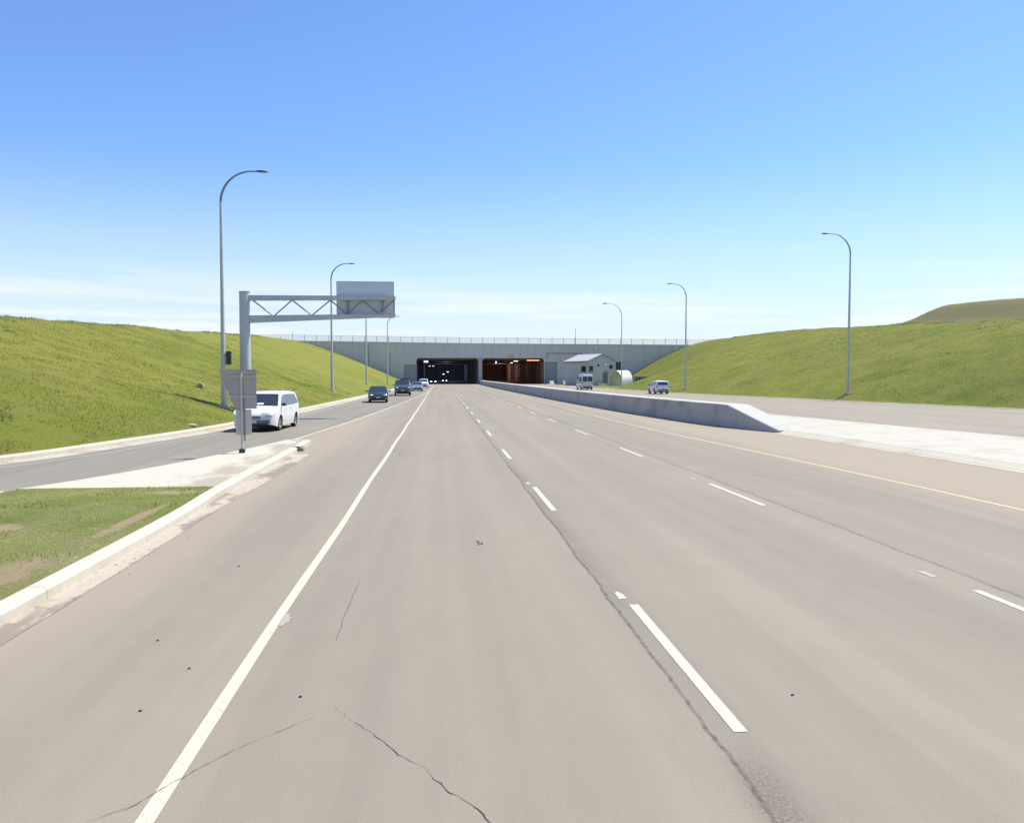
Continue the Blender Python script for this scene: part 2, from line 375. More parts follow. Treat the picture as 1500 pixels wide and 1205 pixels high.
M['lit']=emit('lit_headlamp',(1,.97,.9),9); M['tail']=Mat('tail_lamp',.2).col((.25,.012,.012)).m
M['chrome']=Mat('chrome_trim',.2,.9).col((.6,.6,.62)).m
M['plate']=simple('number_plate',(.5,.52,.55),.5); M['greytrim']=simple('grey_trim',(.16,.165,.17),.6)
M['paper']=simple('paper_on_dashboard',(.6,.6,.58),.9)

# ------------------------------------------------------------------ ground
def ip(x,xs,ys): return np.interp(x,xs,ys)
KL_pts=[(-42,-14),(-30,0),(-21,8),(-15.8,15),(-12.16,23.59),(-11.2,28.25),(-9.9,38.07),(-9.3,58.17),(-8.45,96.39),(-7.8,144.21),(-7.3,229.9)]
KL=cr_spline(KL_pts); KLy=[p[1] for p in KL]; KLx=[p[0] for p in KL]
RG_pts=[(60,-60),(50,0),(45,30),(40.92,53.7),(37.6,72.1),(32.2,103.5),(29.95,157),(29.6,229.9)]
RG=cr_spline(RG_pts)
def vnoise(x,y,s,seed):
    r=np.random.default_rng(seed); T=r.random((64,64)); X=x/s; Y=y/s; xi=np.floor(X).astype(int); yi=np.floor(Y).astype(int); fx=X-xi; fy=Y-yi
    fx=fx*fx*(3-2*fx); fy=fy*fy*(3-2*fy); g=lambda a,b:T[a%64,b%64]
    return (g(xi,yi)*(1-fx)+g(xi+1,yi)*fx)*(1-fy)+(g(xi,yi+1)*(1-fx)+g(xi+1,yi+1)*fx)*fy-.5
def sm(t): t=np.clip(t,0,1); return t*t*(3-2*t)
def height(x,y):
    x=np.asarray(x,float); y=np.asarray(y,float)
    yc=np.minimum(y,230)
    xb=ip(yc,[-60,-14]+KLy,[-80,-42]+KLx)-.75
    xb=np.where(yc>215,xb-(yc-215)/15*1.5,xb)
    wid=ip(yc,[20,60,150,230],[21,22.5,24,31]); zc=ip(yc,[20,63,86,155,230],[6.4,6.6,7.35,9.55,11.84])
    t=(xb-x)/wid; zl=zc*(1-(1-np.clip(t,0,1))**(1.05+.18*sm((yc-80)/150)))+.16*np.clip((xb+.6-x)*3,0,1)
    zl=zl+np.clip(t-1,0,3)*wid*.012
    xr=ip(yc,[-60,0,30,53.7,72.1,103.5,145,160,172,184,198,230],[60,50,45,40.92,37.6,32.2,31,36.5,43.5,47.5,49.5,50])+.45
    xc=ip(yc,[60,106,145,200,230],[64,65,67.5,69,73]); zcr=ip(yc,[78,106,145,200,230],[8.3,9.4,10.9,11.5,11.3])
    tr=(x-xr)/(xc-xr); pw=1.1+.1*sm((yc-180)/50); zr=zcr*(1-(1-np.clip(tr,0,1))**pw)+.12*np.clip((x-xr+.4)*3,0,1)
    zr=zr+3.3*sm((x-68-.02*(yc-60))/8)*sm((128-y-.25*(x-70))/10)
    z=np.where(x<10,zl,zr)
    amp=np.clip(z/2,0,1)
    n=vnoise(x,y,9,1)*.5+vnoise(x,y,3.1,2)*.22+vnoise(x,y,1.2,3)*.12
    tc=np.where(x<10,t,tr); crest=np.exp(-((tc-1)/.09)**2)
    n=n*amp*.42+crest*(vnoise(x,y,2.3,5)*.16+vnoise(x,y,.9,6)*.07)*amp
    z=z+n-.035
    z=np.where(y>230.6,10.7,z)
    return z,tc
def grid_axis(segs):
    out=[]
    for a,b,s in segs: out+=list(np.arange(a,b-1e-6,s))
    out.append(segs[-1][1]); return np.array(out)
gx=grid_axis([(-6000,-1000,1000),(-1000,-200,100),(-200,-60,7),(-60,-7.6,.6),(-7.6,30.3,4.7375),(30.3,95,.7),(95,200,7),(200,1000,100),(1000,6000,1000)])
gy=grid_axis([(-6000,-1000,1000),(-1000,-100,100),(-100,0,8),(0,20,1.5),(20,130,.7),(130,229.4,1.2),(229.4,230.4,1.0),(230.4,230.9,.5),(230.9,240,3),(240,1000,60),(1000,9000,1000)])
gy=np.unique(np.round(gy,4)); gx=np.unique(np.round(gx,4))
GX,GY=np.meshgrid(gx,gy); GZ,GT=height(GX,GY)
nx,ny=len(gx),len(gy)
faces=[]
for j in range(ny-1):
    jump = gy[j]<=230.45 and gy[j+1]>=230.85
    for i in range(nx-1):
        if jump and gx[i]>-7.7 and gx[i+1]<31: continue
        a=j*nx+i; faces.append((a,a+1,a+nx+1,a+nx))
me=bpy.data.meshes.new('ground'); me.from_pydata(np.stack([GX.ravel(),GY.ravel(),GZ.ravel()],1).tolist(),[],faces)
dirt=np.exp(-((GT-1.0)/.05)**2)*.8+ (GX>10)*sm((GX-67)/4)*.75*(GY<160)+.35*np.exp(-((GT-.02)/.02)**2)
dirt=dirt*(GY<232)
at=me.attributes.new('dirt','FLOAT','POINT'); at.data.foreach_set('value',dirt.ravel().astype(np.float32))
for p in me.polygons: p.use_smooth=True
me.materials.append(M['grass']); ground=bpy.data.objects.new('ground',me); C.objects.link(ground); tag(ground,'green grass banks and ground on both sides of the road',kind='structure')
def hz(x,y): return float(height(np.array([x]),np.array([y]))[0][0])

# ------------------------------------------------------------------ roads
def line_at(pts,y):
    xs=[p[0] for p in pts]; ys=[p[1] for p in pts]; return float(np.interp(y,ys,xs))
BARL_pts=[(14.1,32.85),(13.24,37.0),(12.75,41.5),(11.98,55.17),(11.24,85.95),(10.62,167.9),(10.85,229.9)]
MEDL=cr_spline([(14.75,-60),(14.62,19.1),(14.5,25.2),(14.1,32.85)])
MEDR=cr_spline([(24,-60),(23.2,10),(21.53,28.23),(20.62,35.87),(19.1,48.61),(16.6,68),(14.3,100),(13.0,140),(12.4,180),(12.0,229.9)])
def sub(line,y0,y1): return [p for p in line if y0<=p[1]<=y1]
road=polysheet('road',[(-4.3,-60),(15,-60)]+[(p[0]+.3,p[1]) for p in MEDL]+[(p[0]+.3,p[1]) for p in BARL_pts[1:]]+[(11.2,300),(-7.0,300)]+[(p[0]+.2,p[1]) for p in sub(KL,20,229)[::-1]]+[(-15.6,15),(-8.6,15.5),(-4.3,15.5)],0,M['road'])
tag(road,'wide pale asphalt main road running to the left tunnel',kind='structure')
rr=polysheet('road',[(p[0]-.3,p[1]) for p in MEDR]+[(11.6,300),(29.6,300)]+[(p[0]+.0,p[1]) for p in RG[::-1]],0.0,M['road_r'])
tag(rr,'tan asphalt road on the far side of the concrete median',kind='structure')
IL_pts=[(-34,-16),(-20,1),(-12.3,10.6),(-8.68,16.8),(-7.81,18.76),(-6.96,21.63),(-6.09,25.63),(-5.5,29.2)]
GORE=cr_spline([(-5.55,29.9),(-4.72,41.94),(-3.75,62),(-2.13,106.5),(-1.72,130)])
rp=[(p[0]+.3,p[1]) for p in cr_spline(IL_pts) if p[1]<28.5]+GORE+[(-7.5,150),(-7.9,140)]+[(p[0]+.35,p[1]) for p in sub(KL,-14,140)[::-1]]
ramp=polysheet('ramp_road',rp,.004,M['ramp']); tag(ramp,'grey asphalt slip road curving off to the left',kind='structure')
# markings are parts of the road
def mark(name,line,wd,mat,parent,z=None,jag=0):
    if z is None: z=.008 if parent.name.startswith('ramp') else .004
    mb=MB(); ws=[wd/2*(1+random.uniform(-jag,jag)) for _ in line]; sheet(mb,offset(line,ws),offset(line,[-q for q in ws]),z); return mb.build(name,mat,parent)
mark('edge_line',[(-1.63,-20)]+[(-1.6+.012*math.sin(i*.7),i*1.2) for i in range(2,190)],.105,M['white_paint'],road,jag=.05)
mb=MB(); mb.add([(-1.57,7.88,.0045),(-1.52,7.84,.0045),(-1.50,7.95,.0045),(-1.47,8.0,.0045),(-1.49,8.06,.0045),(-1.455,8.12,.0045),(-1.51,8.15,.0045),(-1.515,8.24,.0045),(-1.57,8.28,.0045)],[tuple(range(9))]); mb.build('paint_splash',M['faded_paint'],road)
for x0,y0,L0 in ((2.01,5.22,3.06),(5.96,5.45,3.05)):
    for k in range(-1,24):
        ya=y0+k*9.03; 
        if ya+L0>228: break
        mark('lane_dash',[(x0,ya),(x0,ya+L0/2),(x0,ya+L0)],.10 if ya<110 else .09,M['white_paint'] if ya<110 else M['faded_paint'],road,jag=.04)
for x,y,l,w_ in ((5.86,9.1,.3,.1),(5.85,18.2,.4,.1),(2.0,32.0,.25,.1)): mark('faded_dash',[(x,y),(x+.01,y+l/2),(x,y+l)],w_,M['faded_paint'],road,jag=.2)
for x,y in ((1.955,8.5),(1.95,17.8)):
    mb=MB(); mb.add([(x-.05,y,.004),(x+.045,y+.02,.004),(x+.03,y+.2,.004),(x-.01,y+.3,.004),(x-.045,y+.24,.004)],[(0,1,2,3,4)]); mb.build('paint_fleck',M['white_paint'],road)
YL=cr_spline([(10.36,-40),(10.36,13.5),(10.3,16.4),(9.9,25.1),(9.3,37.4),(9.15,60),(9.1,120),(9.15,228)])
mark('median_line',YL,.11,M['yellow_paint'],road)
mark('gore_line',GORE,.12,M['white_paint'],ramp,jag=.05)
mark('edge_line',offset(sub(KL,-10,225),-1.15),.12,M['faded_paint'],ramp)
mark('edge_line',[(p[0]-1.0,p[1]) for p in RG if p[1]<228],.12,M['faded_paint'],rr)
def crack(pts,wd,par=road,z=.003):
    ln=[]
    for (a,b) in zip(pts[:-1],pts[1:]):
        n=max(2,int(math.dist(a,b)/.05))
        for k in range(n):
            t=k/n; ln.append((a[0]+(b[0]-a[0])*t+random.gauss(0,.006),a[1]+(b[1]-a[1])*t+random.gauss(0,.006)))
    ln.append(pts[-1]); mb=MB(); ws=[max(.0007,wd*random.uniform(.15,1)*min(1,(i+2)/6,(len(ln)-i)/6)) for i in range(len(ln))]
    sheet(mb,offset(ln,ws),offset(ln,[-q for q in ws]),z); mb.build('crack',M['crack'],par)
crack([(-1.9,4.45),(-1.7,4.62),(-1.55,4.9),(-1.3,5.28),(-.89,5.72)],.0028,z=.0065)
crack([(-.78,5.89),(-.62,5.62)],.0016); crack([(-.62,5.62),(-.49,5.46),(-.24,5.05),(-.07,4.87)],.0035); crack([(-.09,4.86),(.05,4.6),(.2,4.4),(.29,4.2),(.36,3.9)],.0045)
crack([(-.95,9.55),(-.965,8.43),(-.95,7.31)],.0035)
crack([(-.2,27.2),(1.0,27.3)],.012)

# kerbs, gutters, island
kerbprof=[(0,-.02),(0,.12),(.025,.15),(.20,.15),(.22,.13),(.22,-.02)]
mb=MB(); extrude_profile(mb,sub(KL,-14,229.9),[(.0,-.02),(0,.12),(.03,.15),(.36,.15),(.38,.13),(.38,-.02)]); tag(mb.build('kerb',M['kerb']),'pale concrete kerb along the foot of the left grass bank',kind='structure')
K2=sub(KL,-14,229.9); mb=MB(); sheet(mb,K2,offset(K2,-.62),.007); tag(mb.build('gutter',M['gutter']),'stained concrete gutter beside the left kerb',kind='structure')
K3=sub(RG,-60,228); mb=MB(); extrude_profile(mb,K3,[(0,-.02),(0,.025),(-.03,.04),(-.33,.05),(-.35,.05),(-.35,-.02)]); tag(mb.build('kerb',M['kerb']),'thin concrete kerb at the foot of the right grass bank',kind='structure')
IR=[(-4.2,-60),(-4.2,0),(-4.2,10),(-4.24,14),(-4.36,16.4),(-4.42,20),(-4.46,24),(-4.5,26.0)]
IRs=cr_spline(IR,.5)
mb=MB(); extrude_profile(mb,IRs,[(0,-.02),(0,.11),(.04,.15),(.2,.15),(.21,.13),(.21,-.02)])
kb=mb.build('kerb',M['kerb']); tag(kb,'pale concrete kerb between the main road and the grass island',kind='structure')
mb=MB(); extrude_profile(mb,cr_spline([(-4.52,26.6),(-4.58,29.2)],.5),[(0,-.02),(0,.11),(.04,.13),(.2,.13),(.21,.11),(.21,-.02)]); tag(mb.build('kerb',M['kerb']),'short last piece of kerb at the island tip',kind='structure')
IG=[(-3.9,-60),(-3.88,0),(-3.9,8),(-3.93,12),(-3.98,15),(-3.92,18),(-3.93,22),(-3.97,25.2)]
Ia=[(line_at(IR,y),y) for y in np.arange(-60,25.3,.4)]
def jj(y): return line_at(IG,y)+.006*math.sin(y*3.1)*(y>8)+.02*vnoise(np.array(y*1.),np.array(1.),.8,9)*(y>5)
Ib=[(float(jj(y)),y) for y in np.arange(-60,25.3,.4)]
mb=MB(); sheet(mb,Ia,Ib,.006); tag(mb.build('gutter',M['gutter_stained']),'dirt stained concrete gutter beside the island kerb',kind='structure')
ILs=cr_spline(IL_pts,.6)
inner=[(line_at(IR,y)-.2,y) for y in (25.9,22,18,17.1)]
slabL=[(line_at(ILs,17.1),17.1)]+[p for p in ILs if p[1]>17.15]
mb=MB(); mb.prism(slabL+[(-5.1,29.9),(-4.72,29.4),(-4.70,26.0)]+inner[1:],-.02,.12); tag(mb.build('traffic_island',M['slab']),'bright concrete tip of the island between slip road and main road',kind='structure')
turfL=[p for p in ILs if p[1]<17.1]
tn=.128
mb=MB(); mb.prism([(p[0]+.26,p[1]) for p in turfL]+[(line_at([(p[1],p[0])[::-1] for p in ILs],17.09)+.27,17.09),(-4.57,17.09)]+[(line_at(IR,y)-.2,y) for y in (14,10,0,-16)],-.02,tn); tag(mb.build('island_ground',M['islandturf']),'patchy soil and turf of the island',kind='structure')
mb=MB(); extrude_profile(mb,[p for p in ILs if p[1]<17.0],[(.0,-.02),(0,.09),(-.04,.12),(-.24,.12),(-.26,.1),(-.26,-.02)]); tag(mb.build('kerb',M['kerb']),'low kerb where the grass island meets the slip road',kind='structure')
# median
mp_=[(p[0]+.3,p[1]) for p in MEDL]+[(13.8,36.0)]+[(line_at(BARL_pts,y)+.25,y) for y in (40,55,86,120,168,229)]+MEDR[::-1]
mb=MB(); mb.prism(mp_,-.02,.12); tag(mb.build('median_island',M['median']),'bright concrete median in front of and behind the barrier',kind='structure')
mb=MB(); extrude_profile(mb,MEDL,[(.0,-.02),(0,.012),(-.12,.05),(-.32,.125),(-.34,.1),(-.34,-.02)]); tag(mb.build('kerb',M['kerb']),'kerb edge of the concrete median beside the dirty shoulder',kind='structure')
mb=MB(); BLs=cr_spline(BARL_pts,1.0); sheet(mb,[(p[0]-.0,p[1]) for p in MEDL],[(p[0]-.35,p[1]) for p in MEDL],.006); tag(mb.build('gutter',M['gutter']),'stained gutter strip beside the concrete median',kind='structure')
# concrete barrier
mb=MB(); BB=[p for p in BLs if p[1]>=32.8]; prof=[]
for i,p in enumerate(BB):
    y=p[1]; h=np.interp(y,[32.8,33.0,36.9,38],[.1,.13,1.04,1.06]); ww=np.interp(y,[32.8,37.2,50],[1.1,1.35,1.4]); q=.13*h/1.06
    prof.append([(p[0],y,-.02),(p[0]+q*.35,y,h*.25),(p[0]+q,y,h-.03),(p[0]+q+.03,y,h),(p[0]+ww-q-.03,y,h),(p[0]+ww-q,y,h-.03),(p[0]+ww,y,-.02)])
n=7; vs=[v for r in prof for v in r]; fs=[(i*n+j,i*n+j+1,(i+1)*n+j+1,(i+1)*n+j) for i in range(len(BB)-1) for j in range(n-1)]+[tuple(range(n)),tuple((len(BB)-1)*n+j for j in range(n))[::-1]]
mb.add(vs,fs); ba=mb.build('concrete_barrier',M['barrier'],smooth=25); tag(ba,'long grey concrete median barrier with a sloped nose end','barrier')

# debris
def stone(name,loc,s,mat,label,cat='stone',group=None):
    mb=MB(); bm=bmesh.new(); bmesh.ops.create_icosphere(bm,subdivisions=2,radius=1)
    for v in bm.verts:
        k=1+random.uniform(-.18,.18); v.co=Vector((v.co.x*s[0]*k,v.co.y*s[1]*k,max(v.co.z,-.5)*s[2]*k))
    bm.verts.index_update(); mb.add([v.co for v in bm.verts],[[v.index for v in f.verts] for f in bm.faces]); bm.free()
    o=mb.build(name,mat); o.location=(loc[0],loc[1],loc[2]+s[2]*.4); tag(o,label,cat,group); return o
stone('concrete_chunk',(-4.42,26.3,.0),(.12,.11,.12),M['spill'],'broken lump of kerb concrete lying at the gap near the island tip','rubble')
stone('pale_stone',(-10.9,36.9,hz(-10.9,36.9)),(.2,.14,.08),M['kerb'],'flat whitish stone lying on the grass behind the left kerb')
for (x,y),lb in zip([(-2.56,7.52),(-2.06,6.77),(-2.15,5.93),(-2.54,10.41),(-1.05,6.09),(2.63,5.8)],['on the shoulder left of the white edge line, beyond two others','on the shoulder closest to the white edge line','nearest the camera on the left shoulder','farthest up the left shoulder, beside the kerb','in the lane just right of the white edge line','in the lane right of the nearest dash']):
    stone('pebble',(x,y,0),(.013,.010,.009),M['dark'],'tiny black pebble '+lb,'pebble','pebbles scattered on the asphalt')
mb=MB(); 
for k in range(9):
    a=random.uniform(0,6.3); x=.56+random.uniform(-.03,.03); y=11.57+random.uniform(-.12,.12); mb.ball((x,y,.008),(.018,.03,.009),6,4,Matrix.Rotation(a,3,'Z'))
tag(mb.build('litter_scrap',M['greytrim']),'small dark curl of litter lying mid lane left of the dashes','litter')
mb=MB()
for k in range(110):
    y=random.choice([random.gauss(14.5,.5),random.gauss(19,1.2),random.uniform(12,25),random.gauss(10.8,.5)]); x=-4.2+abs(random.gauss(.05,.2)); r=random.uniform(.003,.011); mb.ball((x,y,.008+r*.3),(r,r*.8,r*.6),5,3)
tag(mb.build('gravel',M['dirt']),'loose crumbs of gravel in the gutter beside the island kerb','gravel',kind='stuff')

# ------------------------------------------------------------------ tunnel portal
WY=230.0
def wtop(x): return np.interp(x,[-40.4,11,74],[11.84,11.26,11.05])
def rrect(x0,x1,z0,z1,r,n=6):
    p=[(x0,z0),(x1,z0)]
    for k in range(n+1): a=math.pi/2*k/n; p.append((x1-r+r*math.cos(a),z1-r+r*math.sin(a)))
    for k in range(n+1): a=math.pi/2+math.pi/2*k/n; p.append((x0+r+r*math.cos(a),z1-r+r*math.sin(a)))
    return p
def holed_wall(outer,holes,y0,y1):
    bm=bmesh.new(); eds=[]
    for loop in [outer]+holes:
        vs=[bm.verts.new((x,y0,z)) for x,z in loop]; eds+=[bm.edges.new((vs[i],vs[(i+1)%len(vs)])) for i in range(len(vs))]
    bmesh.ops.triangle_fill(bm,edges=eds,use_beauty=True); fs=bm.faces[:]
    r=bmesh.ops.extrude_face_region(bm,geom=fs); 
    for v in [g for g in r['geom'] if isinstance(g,bmesh.types.BMVert)]: v.co.y=y1
    bmesh.ops.recalc_face_normals(bm,faces=bm.faces); me=bpy.data.meshes.new('portal'); bm.to_mesh(me); bm.free(); return me
TL=(-6.7,10.75); TR=(11.85,29.5); TH=7.35
xs=[-40.4,-20,0,11,40,74]
outer=[(-40.4,-.5),(74,-.5)]+[(x,float(wtop(x))) for x in xs[::-1]]
portal=empty('tunnel_portal',(0,WY,0)); tag(portal,'long grey concrete retaining wall with two wide tunnel mouths','tunnel')
me=holed_wall(outer,[rrect(TL[0],TL[1],-.3,TH,.9),rrect(TR[0],TR[1],-.3,TH,.9)],0,.9); me.materials.append(M['wall'])
o=bpy.data.objects.new('wall',me); C.objects.link(o); o.parent=portal
mb=MB()
for a,b in zip(xs[:-1],xs[1:]):
    za,zb=float(wtop(a)),float(wtop(b)); mb.add([(a,-.12,za),(b,-.12,zb),(b,1.0,zb),(a,1.0,za),(a,-.12,za+.22),(b,-.12,zb+.22),(b,1.0,zb+.22),(a,1.0,za+.22)],[(0,3,2,1),(4,5,6,7),(0,1,5,4),(1,2,6,5),(2,3,7,6),(3,0,4,7)])
mb.build('coping',M['wall'],portal)
def tube_box(x0,x1,mat,y1=330):
    mb=MB(); mb.add([(x0,.9,-.01),(x0,y1,-.01),(x1,y1,-.01),(x1,.9,-.01),(x0,.9,TH+.1),(x0,y1,TH+.1),(x1,y1,TH+.1),(x1,.9,TH+.1)],[(0,1,5,4),(1,2,6,5),(2,3,7,6),(4,5,6,7)])
    # wall pilasters so the lining has ribs
    for k in range(12):
        for xx in (x0+.12,x1-.12): mb.box((xx,6+k*9,TH/2),(.24,.5,TH))
    for k in range(12): mb.box(((x0+x1)/2,6+k*9,TH-.15),(x1-x0-.5,.4,.5))
    return mb.build('tunnel_lining',mat,portal,recalc=False)
def tunnel_end(x0,x1,mat,y):  # flat wall added to close each bore and give it an even tone
    mb=MB(); mb.box(((x0+x1)/2,y,TH/2),(x1-x0,.4,TH+.2)); mb.build('added_end_wall',mat,portal)
tunnel_end(TL[0],TL[1],M['tunnel'],150); tunnel_end(TR[0],TR[1],M['tunnel_r'],150)
tube_box(TL[0]-.05,TL[1]+.05,M['tunnel']); tube_box(TR[0]-.05,TR[1]+.05,M['tunnel_r'])
polysheet('tunnel_floor',[(-7,.2),(30,.2),(30,330),(-7,330)],-.01,M['ramp'],portal)
def frame(x0,x1,z1,t=.18):
    mb=MB(); mb.box((x0,-.05,z1/2),(t,.1,z1)); mb.box((x1,-.05,z1/2),(t,.1,z1)); mb.box(((x0+x1)/2,-.05,z1),(x1-x0+t,.1,t)); return mb
frame(-9.9,-7.0,5.3).build('door_frame',M['greytrim'],portal); frame(29.9,33.0,6.1).build('door_frame',M['greytrim'],portal)
mb=MB(); mb.box((-8.45,-.03,2.6),(2.7,.05,5.2)); mb.build('door',simple('grey_door',(.30,.32,.30),.7),portal)
mb=MB(); mb.box((31.45,-.03,2.97),(2.9,.05,5.94)); mb.build('door',simple('grey_blue_door',(.29,.30,.33),.7),portal)
mb=MB(); mb.box((30.3,-.08,8.0),(.15,.15,1.4)); mb.box((35.3,-.08,8.7),(10,.15,.15)); mb.build('conduit',M['greytrim'],portal)
mb=MB(); mb.box((11.3,-.35,3.7),(1.05,.7,7.4),bev=.08); mb.build('pillar',simple('pillar_concrete',(.38,.37,.40),.8,0,.08,1),portal)
for x,lb in ((44.2,''),(67.8,'')):
    mb=MB(); mb.box((x,-.25,10.2),(.45,.5,.8),bev=.08); mb.build('wall_lamp',simple('lamp_housing',(.7,.7,.68),.4),portal)
mb=MB(); 
for k in range(6): mb.box((50.0+.38*k,-.06,5.2),(.28,.12,2.2))
mb.build('louvre',M['dark'],portal)
for x,z in ((-14,3.6),(-20,6)):
    mb=MB(); mb.box((x,-.04,z+1.5),(.12,.08,7)); mb.build('conduit',M['greytrim'],portal)
# small yellow sign over the right mouth
sg=empty('clearance_sign',(20.1,WY-.2,7.85)); tag(sg,'small yellow sign fixed above the right tunnel mouth','sign')
mb=MB(); mb.box((0,0,0),(1.3,.06,.5)); mb.build('panel',simple('yellow_sign_face',(.62,.42,.08),.6),sg)
for bx in (-.45,.45): mb=MB(); mb.box((bx,.1,0),(.06,.16,.5)); mb.build('bracket',M['galv_dark'],sg)
# tunnel luminaires
def luminaire(x,y,z,size,mat,label,grp,rz=0):
    r=empty('tunnel_lamp',(x,y,z),rz); tag(r,label,'lamp',grp)
    mb=MB(); mb.box((0,0,.09),(size[0]+.1,size[1]+.1,.12)); mb.build('housing',M['dark'],r)
    mb=MB(); mb.box((0,0,0),size); mb.build('diffuser',mat,r)
cool=emit('cool_lamp',(.9,.95,1),1.6); oran=emit('orange_lamp',(1,.42,.2),1.6); cyan=emit('cyan_signal',(.35,.85,.9),2)
luminaire(-4.1,237,6.45,(1.2,.7,.45),cool,'bright lamp near the top left inside the dark left tunnel','lamps inside the tunnels')
for k,(x,y) in enumerate(((-3.9,300),(-2.6,300),(1.0,250),(2.3,250))):
    luminaire(x,y,[5.9,5.9,2.9,3.6][k],(.55,.3,.3) if k>1 else (.7,.4,.16),cool,['small far lamp on the left of a pair deep in the left tunnel','small far lamp on the right of a pair deep in the left tunnel','lower lamp in the middle of the left tunnel','higher lamp in the middle of the left tunnel'][k],'lamps inside the tunnels')
luminaire(15.9,232,6.2,(.35,.3,.5),cyan,'small cyan signal lamp hanging in the right tunnel','lamps inside the tunnels')
luminaire(20.4,233,6.1,(.6,.3,.3),cool,'smaller of two white lamps in the middle of the right tunnel','lamps inside the tunnels')
luminaire(21.6,232.5,6.6,(1.2,.3,.28),cool,'wider white lamp in the middle of the right tunnel','lamps inside the tunnels')
luminaire(26.7,233.5,6.85,(3.6,.5,.3),oran,'long orange strip lamp at the top right of the right tunnel','lamps inside the tunnels',R(4))
for nm,x,y,e in (('tunnel_glow',24.0,246,40),('tunnel_glow',23,275,110),('tunnel_glow',23,315,450),('tunnel_glow',23,350,600)):
    ld=bpy.data.lights.new(nm,'POINT'); ld.energy=e; ld.color=(1,.55,.44); ld.shadow_soft_size=.5; lo=bpy.data.objects.new(nm,ld); C.objects.link(lo); lo.location=(x,y,5.6)
for y,e in ((250,22),(280,130),(320,330),(352,520)):
    ld=bpy.data.lights.new('tunnel_glow','POINT'); ld.energy=e; ld.color=(.62,.72,1); ld.shadow_soft_size=.5; lo=bpy.data.objects.new('tunnel_glow',ld); C.objects.link(lo); lo.location=(2,y,5.6)

# fence on top of the wall
fe=empty('chain_link_fence',(0,WY+.5,0)); tag(fe,'thin chain link fence with posts along the top of the tunnel wall','fence')
fx=-54; px=[]
while fx<80: px.append(fx); fx+=3.3
for x in px:
    zb=float(wtop(max(-40.4,min(74,x)))) + (.2 if -40.4<x<74 else -.4)
    mb=MB(); hh=1.7 if abs(x+41)>1.7 else 3.2; mb.tube([(x,0,zb),(x,0,zb+hh)],.06,6); mb.build('post',M['galv_dark'],fe)
mb=MB()
for a,b in zip(px[:-1],px[1:]):
    za=float(wtop(a))+.2; zb=float(wtop(b))+.2
    mb.tube([(a,0,za+1.65),(b,0,zb+1.65)],.022,5,cap=False); mb.tube([(a,0,za+.1),(b,0,zb+.1)],.015,4,cap=False)
mb.build('rail',M['wire'],fe)
mm_=Mat('chain_link_mesh',.5,.5); mm_.col((.4,.42,.43)); tr=mm_.n('ShaderNodeBsdfTransparent'); ms=mm_.n('ShaderNodeMixShader'); ms.inputs[0].default_value=.28
mm_.l(tr.outputs[0],ms.inputs[1]); mm_.l(mm_.b.outputs[0],ms.inputs[2]); mm_.l(ms.outputs[0],mm_.nt.nodes['Material Output'].inputs[0])
mb=MB()
for a,b in zip(px[:-1],px[1:]):
    za=float(wtop(a))+.2; zb=float(wtop(b))+.2; mb.add([(a,.01,za+.1),(b,.01,zb+.1),(b,.01,zb+1.65),(a,.01,za+1.65)],[(0,1,2,3)])
mb.build('mesh_panel',mm_.m,fe)
an=empty('antenna_mast',(38.6,WY+.6,11)); tag(an,'tall thin grey mast standing on the wall top behind the shed','mast')
mb=MB(); mb.tube([(0,0,0),(0,0,4.9)],[.09,.05],8); mb.build('pole',M['galv_dark'],an); mb=MB(); mb.box((0,0,.15),(.4,.4,.3)); mb.build('base',M['concrete_plain'],an)

# ------------------------------------------------------------------ utility building
bd=empty('utility_shed',(35.84,196,hz(35.84,196)-.05),R(20)); tag(bd,'grey metal clad shed with pale gable roof beside the right tunnel','building')
def clad():
    m=Mat('ribbed_cladding',.6,.1); X,Y,Z=m.xyz(m.obj()); s=m.math('ADD',X,Y); q=m.math('PINGPONG',s,.15)
    m.col(m.mix(1,(.50,.50,.495),m.rng(q,0,.15,.88,1.06),'MULTIPLY')).bump(q,.6,.1); return m.m
cl=clad(); GW,GL,EH,RH=8.0,11.5,6.1,7.75
mb=MB(); vs=[(0,0,0),(GW,0,0),(GW,0,EH-.1),(GW/2,0,RH-.1),(0,0,EH-.1)]; vs+= [(x,GL,z) for x,_,z in vs]
mb.add(vs,[(0,1,2,3,4),(9,8,7,6,5),(0,4,9,5),(1,6,7,2),(0,5,6,1)]); mb.build('wall',cl,bd)
mb=MB(); roofm=simple('pale_metal_roof',(.50,.50,.48),.5,.2,.08,1); ov=.35
for s in (0,1):
    xe=-ov if s==0 else GW+ov; ze=EH-ov*(RH-EH)/(GW/2)
    p=[(xe,-ov,ze),(xe,GL+ov,ze),(GW/2,GL+ov,RH),(GW/2,-ov,RH)]; mb.add(p+[(a,b,c+.12) for a,b,c in p],[(0,1,2,3),(4,5,6,7),(0,1,5,4),(1,2,6,5),(2,3,7,6),(3,0,4,7)])
mb.build('roof',roofm,bd)
mb=MB(); mb.box((-ov-.06,GL/2,EH-.2),(.12,GL+.6,.16)); mb.build('rain_gutter',M['greytrim'],bd)
for x,z,a,b in ((.9,4.1,1.1,1.5),(6.6,4.6,1.0,1.0)):
    mb=MB(); mb.box((x,-.04,z),(a,.08,b)); wn=mb.build('window',M['greytrim'],bd); mb=MB(); mb.box((x,-.09,z),(a-.2,.03,b-.2)); mb.build('pane',M['glass'],wn)
mb=MB(); mb.box((-.04,1.9,4.1),(.08,2.2,1.5)); wn=mb.build('window',M['greytrim'],bd); mb=MB(); mb.box((-.09,1.9,4.1),(.03,2.0,1.3)); mb.build('pane',M['glass'],wn)
